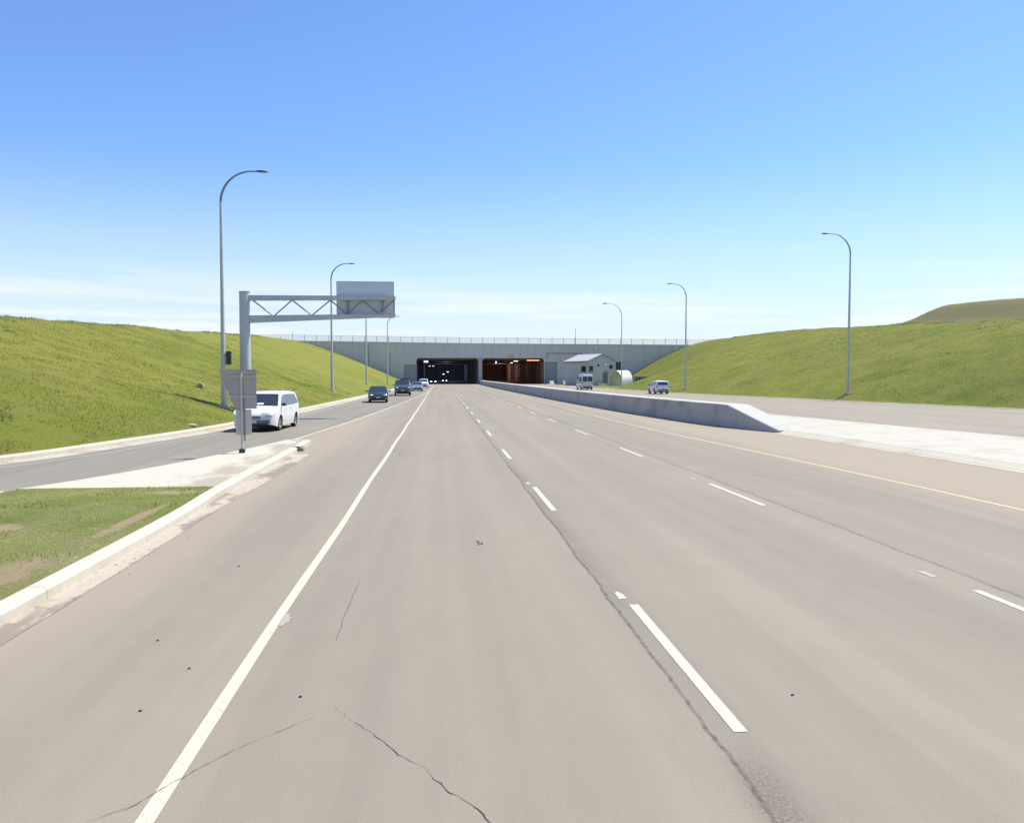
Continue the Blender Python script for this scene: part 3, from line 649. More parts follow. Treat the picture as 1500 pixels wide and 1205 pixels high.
mb=MB(); mb.box((5.0,-.04,1.9),(1.3,.08,2.6)); dr=mb.build('door',M['greytrim'],bd); mb=MB(); mb.box((4.5,-.12,1.8),(.06,.08,.2)); mb.build('handle',M['chrome'],dr)
mb=MB(); mb.box((3.0,-.06,5.0),(.5,.12,.45)); mb.build('vent',M['dark'],bd)
mb=MB(); mb.ball((4.8,-.3,5.2),(.3,.25,.3)); mb.box((4.8,-.08,5.2),(.1,.2,.1)); mb.build('wall_lamp',simple('white_globe',(.75,.75,.73),.4),bd)
mb=MB(); mb.box((5.2,-.5,3.45),(1.5,1.0,.12)); mb.build('door_canopy',M['median'],bd)
mb=MB(); mb.tube([(6.6,4,EH),(6.6,4,EH+.9),(6.75,4,EH+1.7)],.16,8); mb.build('chimney_pipe',M['dark'],bd)
mb=MB()
for i in range(4): mb.box((3.2+i*.0,-1.0-.28*i,.55-.17*i),(2.2,.28,.16))
mb.build('steps',M['concrete_plain'],bd)
# white hoop shelter
sh=empty('hoop_shelter',(41.6,190.5,hz(41.6,190.5)-.05),R(22)); tag(sh,'bright white curved fabric hoop shelter beside the grey shed','shelter')
mb=MB(); n=14; LW=3.1; vs=[];
for i in range(n+1):
    a=math.pi*i/n; yy=2.6*math.cos(a); zz=3.7*math.sin(a)**.8
    vs+=[(0,yy,zz),(LW,yy,zz),(0,yy*.985,zz*.985),(LW,yy*.985,zz*.985)]
fs=[]
for i in range(n): b=i*4; fs+=[(b,b+1,b+5,b+4),(b+2,b+6,b+7,b+3),(b,b+4,b+6,b+2),(b+1,b+3,b+7,b+5)]
mb.add(vs,fs); mb.build('cover',simple('white_tarpaulin',(.78,.78,.76),.6,0,.04,2),sh,smooth=40)
for x in (.05,LW-.05):
    mb=MB(); mb.tube([(x,2.5*math.cos(math.pi*i/12),3.6*math.sin(math.pi*i/12)**.8) for i in range(13)],.05,6); mb.build('hoop',M['galv'],sh)
# dark equipment trailer
tr_=empty('equipment_trailer',(47.2,188,hz(47.2,188)),R(20)); tag(tr_,'dark boxy equipment trailer parked right of the white shelter','trailer')
mb=MB(); mb.box((0,0,1.35),(2.6,1.8,1.7),bev=.06); mb.build('body',simple('dark_grey_paint',(.06,.065,.07),.5),tr_)
for k in (-.7,0,.7):
    mb=MB(); mb.box((k,-.93,1.4),(.55,.05,1.1)); mb.build('side_grille',M['galv_dark'],tr_)
for x in (-.5,.5):
    for s in (-1,1):
        mb=MB(); mb.lathe_y([(.0,-.1),(.3,-.1),(.34,-.06),(.34,.06),(.3,.1),(0,.1)],(x,s*.95,.36),16); mb.build('wheel',M['black'],tr_,smooth=40)
mb=MB(); mb.tube([(-1.3,0,.6),(-2.4,0,.5)],.05,6); mb.build('tow_bar',M['dark'],tr_)
mb=MB(); mb.box((0,0,1.2),(3.6,.25,2.4),bev=.04)
o=mb.build('concrete_block_wall',M['concrete_plain']); o.location=(44.9,192.5,hz(44.9,192.5)); o.rotation_euler=(0,0,R(10)); tag(o,'low grey block wall between white shelter and dark trailer','wall')
# jersey barriers by the right tube
for (x,y,a,lb) in ((31.2,226,R(60),'pale concrete barrier piece against the wall right of the right tunnel mouth'),(33.4,219,R(75),'pale concrete barrier piece nearer the shed, right of the right tunnel mouth')):
    mb=MB(); pr=[(-.35,0),(-.35,.12),(-.15,.4),(-.1,1.0),(.1,1.0),(.15,.4),(.35,.12),(.35,0)]
    mb.add([(-2,p[0],p[1]) for p in pr]+[(2,p[0],p[1]) for p in pr],[tuple(range(8)),tuple(range(8,16))]+[(i,(i+1)%8,8+(i+1)%8,8+i) for i in range(8)])
    o=mb.build('jersey_barrier',M['median']); o.location=(x,y,0.02); o.rotation_euler=(0,0,a); tag(o,lb,'barrier','loose concrete barriers by the right tunnel mouth')
# low posts on the right bank foot
mb=MB(); mb.tube([(0,-2.2,.75),(0,2.2,.75)],.04,8)
# ------------------------------------------------------------------ street lamps
def street_lamp(x,y,H,side,label,extra=False,s=1.0):
    z=hz(x,y); r=empty('street_lamp',(x,y,z)); tag(r,label,'street lamp','tall curved street lamps along the road')
    hb=H-2.0*s; mb=MB(); mb.tube([(0,0,-.3),(0,0,.3),(0,0,hb)],[.145,.14,.075],14); mb.build('pole',M['galv'],r,smooth=40)
    mb=MB(); pts=[];rs=[]
    for k in range(15):
        a=math.pi/2*k/14; pts.append((side*(2.0*s-2.0*s*math.cos(a)),0,hb+2.0*s*math.sin(a))); rs.append((.075-.03*k/14))
    pts.append((side*2.3*s,0,H)); rs.append(.05*s); mb.tube(pts,rs,10); mb.build('arm',M['galv_dark'],r,smooth=50)
    mb=MB(); mb.ball((side*2.62*s,0,H-.0),(.4*s,.15*s,.075*s),14,8,Matrix.Rotation(side*R(4),3,'Y')); hd=mb.build('lamp_head',M['dark'],r,smooth=60)
    mb=MB(); mb.ball((side*2.68*s,0,H-.055*s),(.22*s,.1*s,.05*s),10,6); mb.build('lens',M['lamp'],hd,smooth=60)
    mb=MB(); mb.box((0,0,.1),(.5,.5,.06)); 
    for a in (-1,1):
        for b in (-1,1): mb.tube([(a*.19,b*.19,.1),(a*.19,b*.19,.2)],.02,6)
    mb.build('base_plate',M['alu_light'],r)
    mb=MB(); mb.tube([(0,0,-.4),(0,0,.07)],.35,16); mb.build('footing',M['concrete_plain'],r)
    if extra:
        mb=MB(); mb.box((.3,0,2.75),(.26,.22,.75),bev=.03); mb.box((.14,0,2.9),(.12,.08,.08)); mb.build('control_box',M['dark'],r)
    return r
street_lamp(-11.94,46.19,12.96,1,'nearest left street lamp, tallest in view, with a small dark box on its pole',True,s=.85)
street_lamp(-11.3,86.54,13.3,1,'second left street lamp, curving over the overhead sign support',s=.82)
street_lamp(-11.07,124,13.0,1,'third left street lamp, its head hidden behind the overhead sign panel',s=.82)
street_lamp(-10.2,160,13.0,1,'farthest left street lamp, by the dark oncoming cars',s=.82)
street_lamp(39.15,75.2,15.3,-1,'nearest right street lamp standing alone on the grass bank',s=.97)
street_lamp(33.81,110,14.5,-1,'middle right street lamp on the bank, just right of the white car at its foot',s=.9)
street_lamp(37.2,165,17.2,-1,'farthest right street lamp, in front of the white shelter',s=1.35)

# ------------------------------------------------------------------ cantilever sign support
g=empty('cantilever_sign',(-11.05,47.5,hz(-11.05,47.5)-.05)); gz=g.location.z; tag(g,'grey steel cantilever gantry over the slip road, with the blank back of its sign','sign gantry')
mb=MB(); mb.tube([(0,0,0),(0,0,7.12-gz)],[.31,.29],20); mb.build('post',M['galv'],g,smooth=40)
mb=MB(); mb.tube([(0,0,7.12-gz),(0,0,7.16-gz)],.31,20); mb.build('post_cap',M['galv_dark'],g)
mb=MB(); mb.tube([(0,0,-.5),(0,0,.12)],.55,20); mb.build('footing',M['concrete_plain'],g)
mb=MB(); mb.tube([(0,0,.12),(0,0,.18)],.46,16); mb.build('base_plate',M['galv_dark'],g)
def beam(mb,x0,x1,z0,z1,h0,h1,d):
    mb.add([(x0,-d/2,z0-h0/2),(x1,-d/2,z1-h1/2),(x1,d/2,z1-h1/2),(x0,d/2,z0-h0/2),(x0,-d/2,z0+h0/2),(x1,-d/2,z1+h1/2),(x1,d/2,z1+h1/2),(x0,d/2,z0+h0/2)],[(0,3,2,1),(4,5,6,7),(0,1,5,4),(1,2,6,5),(2,3,7,6),(3,0,4,7)])
zt0,zt1,zb0,zb1=6.80-gz,6.86-gz,5.60-gz,5.86-gz
mb=MB(); beam(mb,.25,8.5,zt0,zt1,.30,.22,.26); mb.build('top_chord',M['galv'],g)
mb=MB(); beam(mb,.25,8.5,zb0,zb1,.42,.17,.26); mb.build('bottom_chord',M['galv'],g)
nodes=[(.45,0),(1.6,1),(2.65,0),(3.75,1),(4.8,0),(5.75,1),(6.6,0),(7.55,1),(8.4,0)]
def nz(x,b): return (zb0+(zb1-zb0)*x/8.5+.12) if b else (zt0+(zt1-zt0)*x/8.5-.12)
for (a,ia),(b,ib) in zip(nodes[:-1],nodes[1:]):
    mb=MB(); mb.tube([(a,0,nz(a,ia)),(b,0,nz(b,ib))],.038,8); mb.build('diagonal_brace',M['galv_dark'],g,smooth=40)
mb=MB(); mb.tube([(8.42,0,zb1),(8.42,0,zt1)],.04,8); mb.build('end_strut',M['galv_dark'],g,smooth=40)
mb=MB(); mb.box((6.75,.34,6.79-gz),(3.3,.05,2.1)); sp=mb.build('sign_panel',M['alu_dark'],g)
for x in (5.75,7.75):
    mb=MB(); mb.box((x,.22,6.33-gz),(.07,.15,1.2)); mb.build('bracket',M['galv_dark'],g)
mb=MB(); mb.box((7.9,-.05,zb1+.14),(.8,.14,.06)); mb.build('maintenance_light',M['alu_light'],g)

# ------------------------------------------------------------------ road sign (seen from behind)
s=empty('road_sign',(-5.84,24.55,.12)); tag(s,'back of a grey road sign on a thin post at the island tip','road sign')
def xs_(px): return (px-355)/49.6
mb=MB(); mb.tube([(0,0,0),(0,0,2.36)],.034,10); mb.build('post',M['alu_light'],s,smooth=40)
mb=MB(); mb.box((0,0,.06),(.16,.16,.12),bev=.02); mb.build('base_socket',M['dark'],s)
def panel(name,poly,y,t,mat,bev=.0):
    mb=MB(); n=len(poly); mb.add([(p[0],y,p[1]) for p in poly]+[(p[0],y+t,p[1]) for p in poly],[tuple(range(n)),tuple(range(n,2*n))[::-1]]+[(i,(i+1)%n,(i+1)%n+n,i+n) for i in range(n)]); return mb.build(name,mat,s)
zz=lambda py:(550-py)/49.6*1+2.4-.12
panel('yield_panel',[(xs_(322),zz(541)),(xs_(375),zz(541)),(xs_(356),zz(613)),(xs_(350),zz(613))],.075,.005,M['alu'])
panel('upper_panel',[(xs_(334),zz(541.5)),(xs_(376),zz(541.5)),(xs_(376),zz(598.5)),(xs_(346),zz(598.5)),(xs_(334),zz(570))],.05,.005,M['alu'])
panel('lower_panel',[(xs_(346),zz(599.5)),(xs_(368.5),zz(599.5)),(xs_(368.5),zz(637)),(xs_(346),zz(637))],.05,.005,M['alu_light'])
for py in (551,580.5):
    mb=MB(); mb.box((xs_(355),.035,zz(py)),(.78,.03,.04)); mb.build('bracket',M['alu_light'],s)
mb=MB(); mb.box((xs_(358.5),.045,.98),(.045,.012,1.25)); mb.build('post_shade_strip',M['galv_dark'],s)  # dark strip standing in for the shadow alongside the post

# culvert pipe end on the left bank
cx,cy=-15.14,52.95; c_=empty('drain_pipe',(cx,cy,hz(cx,cy)+.12),R(14)); tag(c_,'small round drain pipe end poking out of the left grass bank','pipe')
mb=MB(); mb.lathe_y([(.13,-.3),(.2,-.3),(.2,.6),(.13,.6),(.13,-.3)],(0,0,0),20); mb.build('pipe',M['concrete_plain'],c_,smooth=40)
mb=MB(); mb.lathe_y([(0,-.22),(.13,-.22)],(0,0,0),20); mb.build('grate',simple('pale_grate',(.4,.4,.3),.7),c_)

# ------------------------------------------------------------------ vehicles
def interp(tbl,x):
    return float(np.interp(x,[p[0] for p in tbl],[p[1] for p in tbl]))
def vehicle(name,kind,label,cat,loc,heading,paint,group=None,lit=False,view='front'):
    """x forward, y to the vehicle's left"""
    S=dict(
     minivan=dict(L=5.1,W=1.96,belt=1.12,tum=.30,wb=(-1.62,1.46),r=.34,bot=.22,
       top=[(-2.55,.55),(-2.54,.98),(-2.50,1.2),(-2.30,1.66),(-2.12,1.74),(-1.2,1.79),(0,1.79),(.62,1.75),(.80,1.70),(1.66,1.10),(1.9,1.03),(2.3,.90),(2.46,.78),(2.53,.62),(2.55,.5)]),
     sedan=dict(L=4.6,W=1.78,belt=.93,tum=.38,wb=(-1.35,1.38),r=.32,bot=.19,
       top=[(-2.3,.5),(-2.29,.85),(-2.2,1.0),(-1.6,1.06),(-.95,1.38),(-.6,1.44),(.1,1.45),(.35,1.41),(1.1,.96),(1.7,.86),(2.1,.74),(2.26,.62),(2.3,.45)]),
     suv=dict(L=4.6,W=1.85,belt=1.08,tum=.28,wb=(-1.32,1.36),r=.36,bot=.27,
       top=[(-2.3,.6),(-2.29,1.0),(-2.25,1.15),(-2.05,1.62),(-1.85,1.69),(-.6,1.74),(.3,1.70),(.5,1.66),(1.15,1.12),(1.9,1.04),(2.15,.94),(2.27,.8),(2.3,.6)]),
     pickup=dict(L=5.5,W=1.98,belt=1.22,tum=.30,wb=(-1.75,1.75),r=.40,bot=.36,
       top=[(-2.75,.7),(-2.74,1.2),(-2.7,1.24),(-.95,1.25),(-.85,1.6),(-.6,1.86),(0.1,1.88),(.35,1.85),(1.05,1.27),(1.3,1.22),(2.4,1.14),(2.62,1.05),(2.74,.9),(2.75,.65)]),
     van=dict(L=5.9,W=2.0,belt=1.25,tum=.10,wb=(-1.75,1.9),r=.36,bot=.3,
       top=[(-2.95,.6),(-2.94,1.4),(-2.92,2.35),(-2.8,2.55),(-1,2.62),(.9,2.60),(1.25,2.45),(1.5,2.2),(2.2,1.3),(2.6,1.15),(2.85,1.0),(2.94,.8),(2.95,.6)]))[kind]
    root=empty(name,loc,heading); tag(root,label,cat,group)
    Lh=S['L']/2; W=S['W']/2; belt=S['belt']; top=S['top']; bot0=S['bot']; ra=S['r']+.075
    def plan(x):
        e=Lh-abs(x); return 1-.20*max(0,(1-e/.42))**2*(1 if x>0 else .55) if e<.42 else 1
    def wid(x,z):
        w_=W*plan(x)
        if z<belt: w_*=1-.045*max(0,(belt-.25-z)/max(.1,belt-.25-bot0))**2 - .012*max(0,(z-(belt-.25))/.25)
        else: w_=w_*.988-(z-belt)*S['tum']
        return w_
    def bot(x):
        b=bot0+.12*max(0,(abs(x)-(Lh-.5))/.5)
        for c in S['wb']:
            d=abs(x-c)
            if d<ra: b=max(b,S['r']+math.sqrt(max(0,ra*ra-d*d)))
        return b
    xs=set([round(p[0],3) for p in top])
    for c in S['wb']:
        for k in range(-8,9): xs.add(round(c+ra*math.sin(math.pi/2*k/8),3))
        xs.add(round(c-ra-.001,3)); xs.add(round(c+ra+.001,3))
    xs|=set(round(v,3) for v in np.arange(-Lh+.05,Lh,.22)); xs=sorted(xs)
    rings=[]
    for x in xs:
        t=interp(top,x); b=bot(x); bb=min(belt,t-.06)
        zs=[b,b+(bb-b)*.12,b+(bb-b)*.35,b+(bb-b)*.6,b+(bb-b)*.85,bb]
        if t>belt+.06: zs+= [belt+(t-.07-belt)*.5,t-.07]
        else: zs+=[bb+(t-bb)*.35,bb+(t-bb)*.6]
        side=[(wid(x,z),z) for z in zs]; we=wid(x,t-.07 if t>belt+.06 else bb); 
        side+=[(we-.035,t-.022),(we-.10,t),(we*.6,t+.012),(0,t+.018)]
        full=[(0,b)]+[(we_*.97 if False else we_,z) for we_,z in side]
        ring=[(y,z) for y,z in full]+[(-y,z) for y,z in full[-2:0:-1]]
        rings.append([(x,y,z) for y,z in ring])
    n=len(rings[0]); mb=MB(); vs=[p for r in rings for p in r]; fs=[];mi=[]
    nh=len(full)
    for i in range(len(rings)-1):
        for j in range(n):
            fs.append((i*n+j,i*n+(j+1)%n,(i+1)*n+(j+1)%n,(i+1)*n+j)); mi.append(1 if (j==0 or j==n-1) else 0)
    fs+=[tuple(range(n)),tuple((len(rings)-1)*n+j for j in range(n))]; mi+=[0,0]
    mb.add(vs,fs); mb.m=mi; mb.build('body',[paint,M['black']],root,smooth=32)
    # underside filler keeps light out of the arches
    mb=MB(); mb.box((0,0,.42),(S['L']-.7,S['W']-.62,.36)); mb.build('chassis',M['black'],root)
    G_=M['glass_blue'] if kind in('van','suv') else M['glass']
    def side_glass(poly):
        for sgn in (1,-1):
            pts=[]; 
            for (x,z) in poly: pts.append((x,sgn*(wid(x,z)+.012),z))
            mb=MB(); mb.add(pts,[tuple(range(len(pts)))]); mb.build('side_window',G_,root,recalc=False)
    def top_glass(nm,x0,x1,inset,lift=.016,m=None):
        xa=sorted(set([x0,x1]+[p[0] for p in top if x0<p[0]<x1])); mb=MB(); vs=[];fs=[]
        for x in xa:
            t=interp(top,x); we=wid(x,max(belt,t-.07))-inset
            for k in (-1,-.5,0,.5,1): vs.append((x,we*k,t+lift+.006*(1-abs(k))))
        for i in range(len(xa)-1):
            for j in range(4): fs.append((i*5+j,i*5+j+1,(i+1)*5+j+1,(i+1)*5+j))
        mb.add(vs,fs); return mb.build(nm,m or G_,root,recalc=False)
    def rear_glass(z0,z1,nm='rear_window'):
        # on the near-vertical tail: x from the top profile
        pr=[p for p in top if p[0]<-Lh*.6]; zz_=[p[1] for p in pr]; xx=[p[0] for p in pr]
        mb=MB(); vs=[]
        for z in (z0,z1):
            x=float(np.interp(z,zz_,xx))-.02; wq=wid(max(x,-Lh+.12),max(z,belt))-.12; vs+=[(x,-wq,z),(x,wq,z)]
        mb.add(vs,[(0,1,3,2)]); mb.build(nm,G_,root,recalc=False)
    if kind=='minivan':
        side_glass([(.62,1.15),(1.40,1.15),(1.28,1.24),(.80,1.56),(.62,1.62)]); side_glass([(-.55,1.15),(.52,1.15),(.52,1.64),(-.55,1.67)]); side_glass([(-2.12,1.19),(-.65,1.15),(-.65,1.67),(-1.95,1.63)])
        top_glass('windshield',.84,1.60,.09); rear_glass(1.24,1.62)
    if kind=='sedan':
        side_glass([(-.15,.97),(.92,.97),(.42,1.33),(-.15,1.37)]); side_glass([(-1.35,1.0),(-.25,.97),(-.25,1.37),(-.75,1.34)]); top_glass('windshield',.40,1.05,.10); top_glass('rear_window',-1.52,-.98,.12)
    if kind=='suv':
        side_glass([(-.1,1.12),(1.0,1.12),(.55,1.54),(-.1,1.60)]); side_glass([(-1.1,1.12),(-.2,1.12),(-.2,1.60),(-1.1,1.58)]); side_glass([(-2.0,1.2),(-1.2,1.14),(-1.2,1.57),(-1.85,1.52)])
        top_glass('windshield',.55,1.10,.10); rear_glass(1.18,1.56)
        for s_ in (1,-1):
            mb=MB(); mb.tube([(-1.6,s_*.62,1.76),(-1.5,s_*.62,1.80),(.0,s_*.62,1.82),(.2,s_*.62,1.76)],.02,6); mb.build('roof_rail',M['greytrim'],root)
    if kind=='pickup':
        side_glass([(.1,1.27),(.92,1.27),(.45,1.70),(.1,1.76)]); side_glass([(-.8,1.27),(0,1.27),(0,1.76),(-.62,1.73)]); top_glass('windshield',.40,1.0,.10)
        mb=MB(); mb.box((-.1,0,2.0),(1.0,.06,.05)); mb.box((-.3,.35,1.97),(.06,.8,.1)); mb.box((.0,0,1.94),(.3,.5,.1)); mb.build('roof_beacon',M['dark'],root)
    if kind=='van':
        side_glass([(.95,1.35),(1.95,1.35),(1.45,2.05),(.95,2.1)]); side_glass([(-.6,1.4),(.75,1.4),(.75,2.1),(-.6,2.1)]); side_glass([(-2.6,1.4),(-.8,1.4),(-.8,2.1),(-2.6,2.1)]); top_glass('windshield',1.55,2.15,.12)
        for s_ in (-1,1):
            mb=MB(); mb.box((-2.965,s_*.44,1.8),(.03,.74,.78)); mb.build('rear_window',G_,root)
            mb=MB(); mb.box((-.6,s_*.5,2.67),(1.4,.55,.1),bev=.04); mb.build('roof_vent',M['median'],root)
    # front face
    fx=Lh; fw=wid(Lh-.05,.6)
    gl={'minivan':(.66,.30,.12),'sedan':(.55,.8,.12),'suv':(.76,.9,.18),'pickup':(.86,1.1,.26),'van':(.82,.8,.2)}[kind]
    gx={'minivan':2.525,'sedan':2.285,'suv':2.285,'pickup':2.745,'van':2.935}[kind]
    mb=MB(); mb.box((gx,0,gl[0]),(.06,gl[1]*1.0 if kind!='minivan' else .62,gl[2])); gr=mb.build('grille',M['dark'],root)
    mb=MB(); mb.box((gx+.02,0,gl[0]),(.05,gl[1]*.95 if kind!='minivan' else .6,.022)); mb.build('grille_bar',M['chrome'],gr)
    mb=MB(); bz=bot0+.2
    if kind=='minivan': mb.box((Lh-.02,0,.47),(.1,1.5,.15),bev=.03); mb.build('bumper',M['greytrim'],root); mb=MB(); mb.box((Lh+.0,0,.35),(.09,1.3,.1),bev=.02)
    else: mb.box((Lh-.01,0,bz),(.07,fw*1.35,.13),bev=.02)
    mb.build('air_intake',M['dark'],root)
    mb=MB(); mb.box((Lh+.05,0,bz+.1 if kind!='minivan' else .47),(.02,.32,.15)); mb.build('number_plate',M['plate'],root)
    hz_={'minivan':.76,'sedan':.66,'suv':.86,'pickup':.95,'van':.95}[kind]
    for s_ in (1,-1):
        Mx=Matrix.Rotation(s_*R(-28),3,'Z'); yy=fw-.16 if kind!='van' else fw-.12
        mb=MB(); mb.ball((Lh-.13,s_*yy,hz_),(.15,.22,.085),14,8,Mx); mb.build('headlight',M['lit'] if lit else M['lamp'],root,smooth=60)
        mb=MB(); tz=belt-.12 if kind!='van' else 1.15
        mb.ball((-Lh+.1,s_*(wid(-Lh+.1,tz)-.09),tz),(.12,.1,.2),12,8); mb.build('tail_light',M['tail'],root,smooth=60)
        mxp={'minivan':1.28,'sedan':.85,'suv':.9,'pickup':.85,'van':1.85}[kind]
        mb=MB(); mb.ball((mxp,s_*(W+.11),belt+.09),(.07,.12,.08 if kind!='van' else .16),10,6); mb.box((mxp,s_*(W+.0),belt+.05),(.05,.16,.04)); mb.build('wing_mirror',M['dark'] if paint is P_WHITE else paint,root,smooth=50)
        for hx in {'minivan':(.45,-.45),'sedan':(-.0,-.95),'suv':(.0,-.95),'pickup':(.15,-.7),'van':(.95,)}[kind]:
            mb=MB(); mb.box((hx,s_*(wid(hx,belt-.12)+.015),belt-.12),(.17,.03,.03),bev=.008); mb.build('door_handle',paint,root)
        # door seams
        mb=MB()
        for dx in {'minivan':(.58,-.6,1.5),'sedan':(-.2,1.0),'suv':(-.15,1.05),'pickup':(.05,1.0),'van':(.85,-.7)}[kind]:
            zs_=np.linspace(bot0+.12,belt-.02,6)
            if abs(dx-S['wb'][1])<ra or abs(dx-S['wb'][0])<ra: zs_=np.linspace(S['r']+ra+.03,belt-.02,5)
            a=[(dx-.006,s_*(wid(dx,z)+.006),z) for z in zs_]; b=[(dx+.006,s_*(wid(dx,z)+.006),z) for z in zs_]; k=len(a)
            mb.add(a+b,[(i,i+1,k+i+1,k+i) for i in range(k-1)])
        mb.build('door_seam',M['greytrim'],root,recalc=False)
    mb=MB(); mb.box((-Lh+.02,0,bot0+.26),(.14,fw*1.7,.2),bev=.04); mb.build('rear_bumper',M['greytrim'],root)
    mb=MB(); mb.box((-Lh-.02,0,.82),(.03,.32,.15)); mb.build('rear_plate',M['plate'],root)
    for c in S['wb']:
        for s_ in (1,-1):
            wl=empty('wheel',(c,s_*(W-.14),S['r'])); wl.parent=root; r_=S['r']
            mb=MB(); mb.lathe_y([(r_*.62,-.1),(r_*.93,-.105),(r_,-.08),(r_,.08),(r_*.93,.105),(r_*.62,.1)],(0,0,0),28,s_); mb.build('tyre',M['black'],wl,smooth=40)
            mb=MB(); mb.lathe_y([(0,.055),(r_*.14,.06),(r_*.15,.02),(r_*.55,.02),(r_*.58,.1),(r_*.65,.1),(r_*.65,-.09),(0,-.09)],(0,0,0),28,s_)
            for k in range(6):
                a=math.pi*2*k/6; mb.box((r_*.34*math.cos(a),s_*.05,r_*.34*math.sin(a)),(r_*.56,.035,r_*.17),ry=-a)
            mb.build('rim',M['rim'] if kind!='pickup' else M['rimdark'],wl,smooth=40)
    if kind=='minivan':
        for yy in (.1,.55):
            mb=MB(); mb.box((1.50,yy-.5,1.245),(.14,.3,.01),ry=R(34)); mb.build('dashboard_paper',M['paper'],root)
        # dark lettering-like decal strokes on the bonnet edge, plain marks as in the photo
        mb=MB()
        for k,(dy,dz,a) in enumerate(((.40,.0,.3),(.46,.02,-.3),(.53,.0,.2),(.60,.01,-.5),(.68,-.01,.4))):
            mb.box((2.49-abs(dy)*.05,dy,.83+dz),(.02,.02,.09),rx=a)
        mb.build('bonnet_decal',M['greytrim'],root)
        mb=MB(); mb.box((-1.6,0,1.80),(.3,.04,.02)); mb.build('roof_trim',M['greytrim'],root)
    return root
D=-math.pi/2   # towards the camera
vehicle('minivan','minivan','white minivan with dark windows driving towards the camera behind the road sign','minivan',(-7.78,37.6,.004),D-R(3),P_WHITE).scale=(.94,.94,.94)
vehicle('sedan_car','sedan','low dark navy saloon car coming down the slip road, closest after the minivan','car',(-5.62,74.6,.004),D+R(4),P_NAVY)
vehicle('pickup_truck','pickup','slate blue pickup truck with a dark roof beacon, following the dark saloon','pickup truck',(-4.55,99.3,.004),D+R(3),P_BLUE)
vehicle('sedan_car','sedan','small silver grey car half hidden behind the blue pickup truck','car',(-3.6,127.0,0),D+R(3),P_SILVER)
vehicle('sport_utility_car','suv','white tall car just leaving the mouth of the left tunnel','car',(-3.25,161.5,0),D,P_WHITE)
vehicle('passenger_van','van','tall greyish white van driving away towards the right tunnel','van',(24.5,137.0,0),math.pi/2,P_VAN)
vehicle('estate_car','suv','white car driving away below the right grass bank','car',(28.8,105.6,0),math.pi/2,P_WHITE)
vehicle('sedan_car','sedan','black car with lit headlights in the dark of the left tunnel, nearer its mouth','car',(-2.0,238,0),D,P_BLACK,lit=True)
vehicle('sedan_car','sedan','black car with lit headlights deep inside the left tunnel','car',(1.5,285,0),D,P_BLACK,lit=True)

# ------------------------------------------------------------------ grass blades
def blades(name,P,hgt,wd,mat,label,cat='grass',lean=.5,tint_noise=2.5):
    n=len(P); ang=rng.random(n)*2*np.pi; h=hgt*(.45+.9*rng.random(n)); wv=wd*(.6+.8*rng.random(n))
    dx=np.cos(ang)*wv; dy=np.sin(ang)*wv; la=rng.random(n)*2*np.pi; ll=h*lean*rng.random(n)
    b0=P+np.stack([-dx,-dy,np.zeros(n)],1); b1=P+np.stack([dx,dy,np.zeros(n)],1)
    m0=P+np.stack([np.cos(la)*ll*.35-dx*.6,np.sin(la)*ll*.35-dy*.6,h*.55],1); m1=P+np.stack([np.cos(la)*ll*.35+dx*.6,np.sin(la)*ll*.35+dy*.6,h*.55],1)
    tp=P+np.stack([np.cos(la)*ll,np.sin(la)*ll,h],1)
    V=np.stack([b0,b1,m1,m0,tp],1).reshape(-1,3).astype(np.float32)
    i=np.arange(n)*5; q=np.stack([i,i+1,i+2,i+3],1); t=np.stack([i+3,i+2,i+4],1)
    loops=np.concatenate([q,t],1).ravel().astype(np.int32); tot=np.tile([4,3],n).astype(np.int32); st=np.concatenate([[0],np.cumsum(tot)[:-1]]).astype(np.int32)
    me=bpy.data.meshes.new(name); me.vertices.add(len(V)); me.vertices.foreach_set('co',V.ravel()); me.loops.add(len(loops)); me.loops.foreach_set('vertex_index',loops)
    me.polygons.add(2*n); me.polygons.foreach_set('loop_start',st); me.polygons.foreach_set('loop_total',tot); me.update(calc_edges=True)
    a=me.attributes.new('tint','FLOAT','POINT'); a.data.foreach_set('value',np.repeat(rng.random(n),5).astype(np.float32))
    me.materials.append(mat); o=bpy.data.objects.new(name,me); C.objects.link(o); tag(o,label,cat,kind='stuff'); return o
# island
n=150000; x=rng.uniform(-14,-4.4,n); y=rng.uniform(3.5,17.08,n)
ILx=np.interp(y,[p[1] for p in ILs],[p[0] for p in ILs])+.3; rx_=np.interp(y,[p[1] for p in IR],[p[0] for p in IR])-.22
dens=.42+2.0*vnoise(x,y,1.3,21)+1.2*vnoise(x,y,.35,22)-.5*np.exp(-(rx_-x)/.25)-sum(2.2*np.exp(-(((x-a)/b)**2+((y-c)/d)**2)) for a,c,b,d in ((-5.0,9.5,.36,1.0),(-5.9,8.8,.55,.4),(-4.85,13.2,.15,1.7),(-6.6,12.6,.4,.45),(-5.2,16.3,.5,.35)))
k=(x>ILx)&(x<rx_)&(rng.random(n)<np.clip(dens+.1,0.02,1)); pts=np.stack([x[k],y[k],np.full(k.sum(),tn-.01)],1)
blades('grass',pts,.024,.0045,M['blade'],'short patchy green grass on the island left of the kerb',lean=1.7)
n=9000; x=rng.uniform(-10,-4.6,n); y=rng.uniform(7,17,n); ILx=np.interp(y,[p[1] for p in ILs],[p[0] for p in ILs])+.4
k=(x>ILx)&(vnoise(x,y,.7,31)>.12); pts=np.stack([x[k],y[k],np.full(k.sum(),tn-.01)],1)
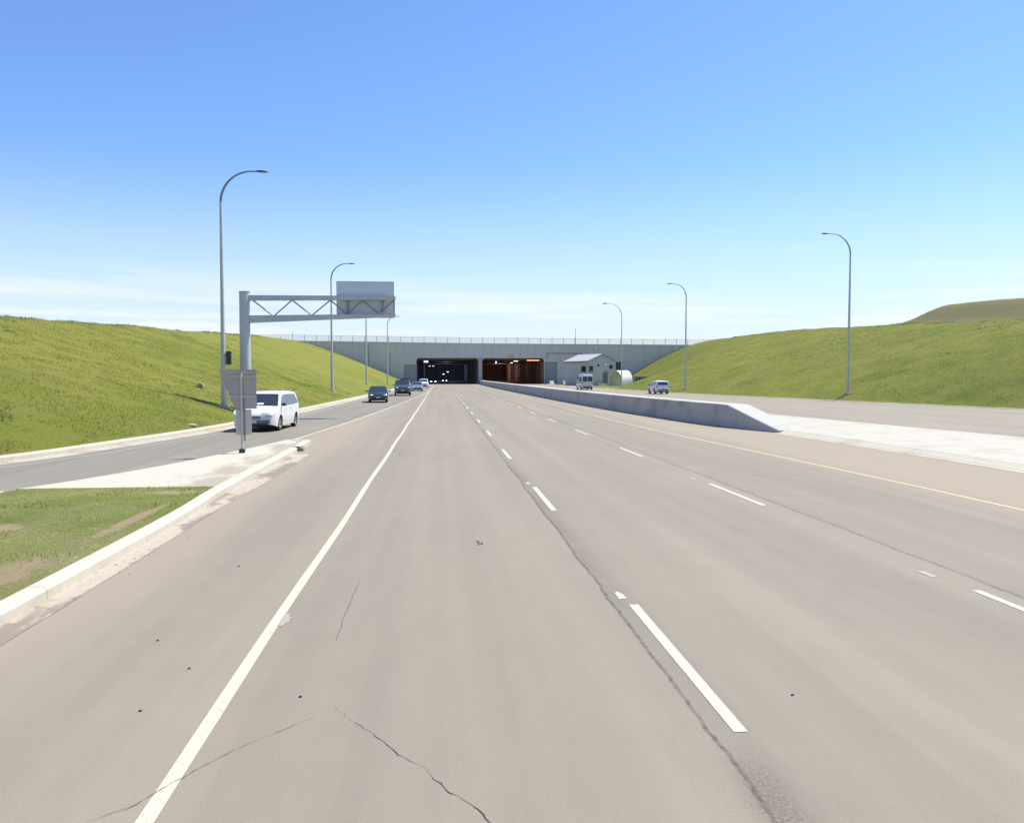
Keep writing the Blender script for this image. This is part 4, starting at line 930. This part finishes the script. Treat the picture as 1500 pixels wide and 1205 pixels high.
blades('grass',pts,.06,.005,M['weed'],'taller dark green clumps in the island grass')
# banks
def bank_pts(n,x0,x1,y0,y1,dfall=60):
    x=rng.uniform(x0,x1,n); y=y0+(y1-y0)*rng.random(n)**1.6; z,t=height(x,y); k=(z>.14)&(t>0)&(t<1.15); return np.stack([x[k],y[k],z[k]-.01],1)
P1=bank_pts(150000,-36,-9.9,22,95); P1=P1[vnoise(P1[:,0],P1[:,1],1.6,41)+vnoise(P1[:,0],P1[:,1],.5,42)*.8>-.1]
blades('grass',P1,.09,.010,M['blade_hill'],'short rough grass growing on the left bank',lean=.9)
P2=bank_pts(130000,31,66,50,150); P2=P2[vnoise(P2[:,0],P2[:,1],1.6,43)+vnoise(P2[:,0],P2[:,1],.5,44)*.8>-.1]
blades('grass',P2,.11,.013,M['blade_hill'],'short rough grass growing on the right bank',lean=.9)
W1=bank_pts(70000,-36,-10.5,22,120); W1=W1[vnoise(W1[:,0],W1[:,1],2.2,51)>.36]
W2=bank_pts(70000,32,70,50,170); W2=W2[vnoise(W2[:,0],W2[:,1],2.2,52)>.36]
blades('weeds',np.concatenate([W1,W2]),.15,.02,M['weed'],'scattered darker weed clumps on both banks',lean=.8)
# ragged weeds along the crests
cr=[]
for yy in np.arange(60,215,.25):
    if vnoise(np.array(yy*1.),np.array(3.),4,61)>.0:
        xc=float(np.interp(yy,[60,106,145,200,230],[64,65,67.5,69,73])); cr+= [(xc+random.gauss(0,.6),yy+random.gauss(0,.2)) for _ in range(14)]
for yy in np.arange(30,150,.25):
    if vnoise(np.array(yy*1.),np.array(8.),4,62)>.05:
        xb=float(np.interp(yy,KLy,KLx))-.75-float(np.interp(yy,[20,60,150,230],[21,22.5,24,31])); cr+=[(xb+random.gauss(0,.6),yy+random.gauss(0,.2)) for _ in range(10)]
cr=np.array(cr); z,_=height(cr[:,0],cr[:,1]); blades('weeds',np.stack([cr[:,0],cr[:,1],z-.03],1),.17,.025,M['weed'],'ragged weeds along the crest of both banks',lean=.7)
print('objects',len(bpy.data.objects))
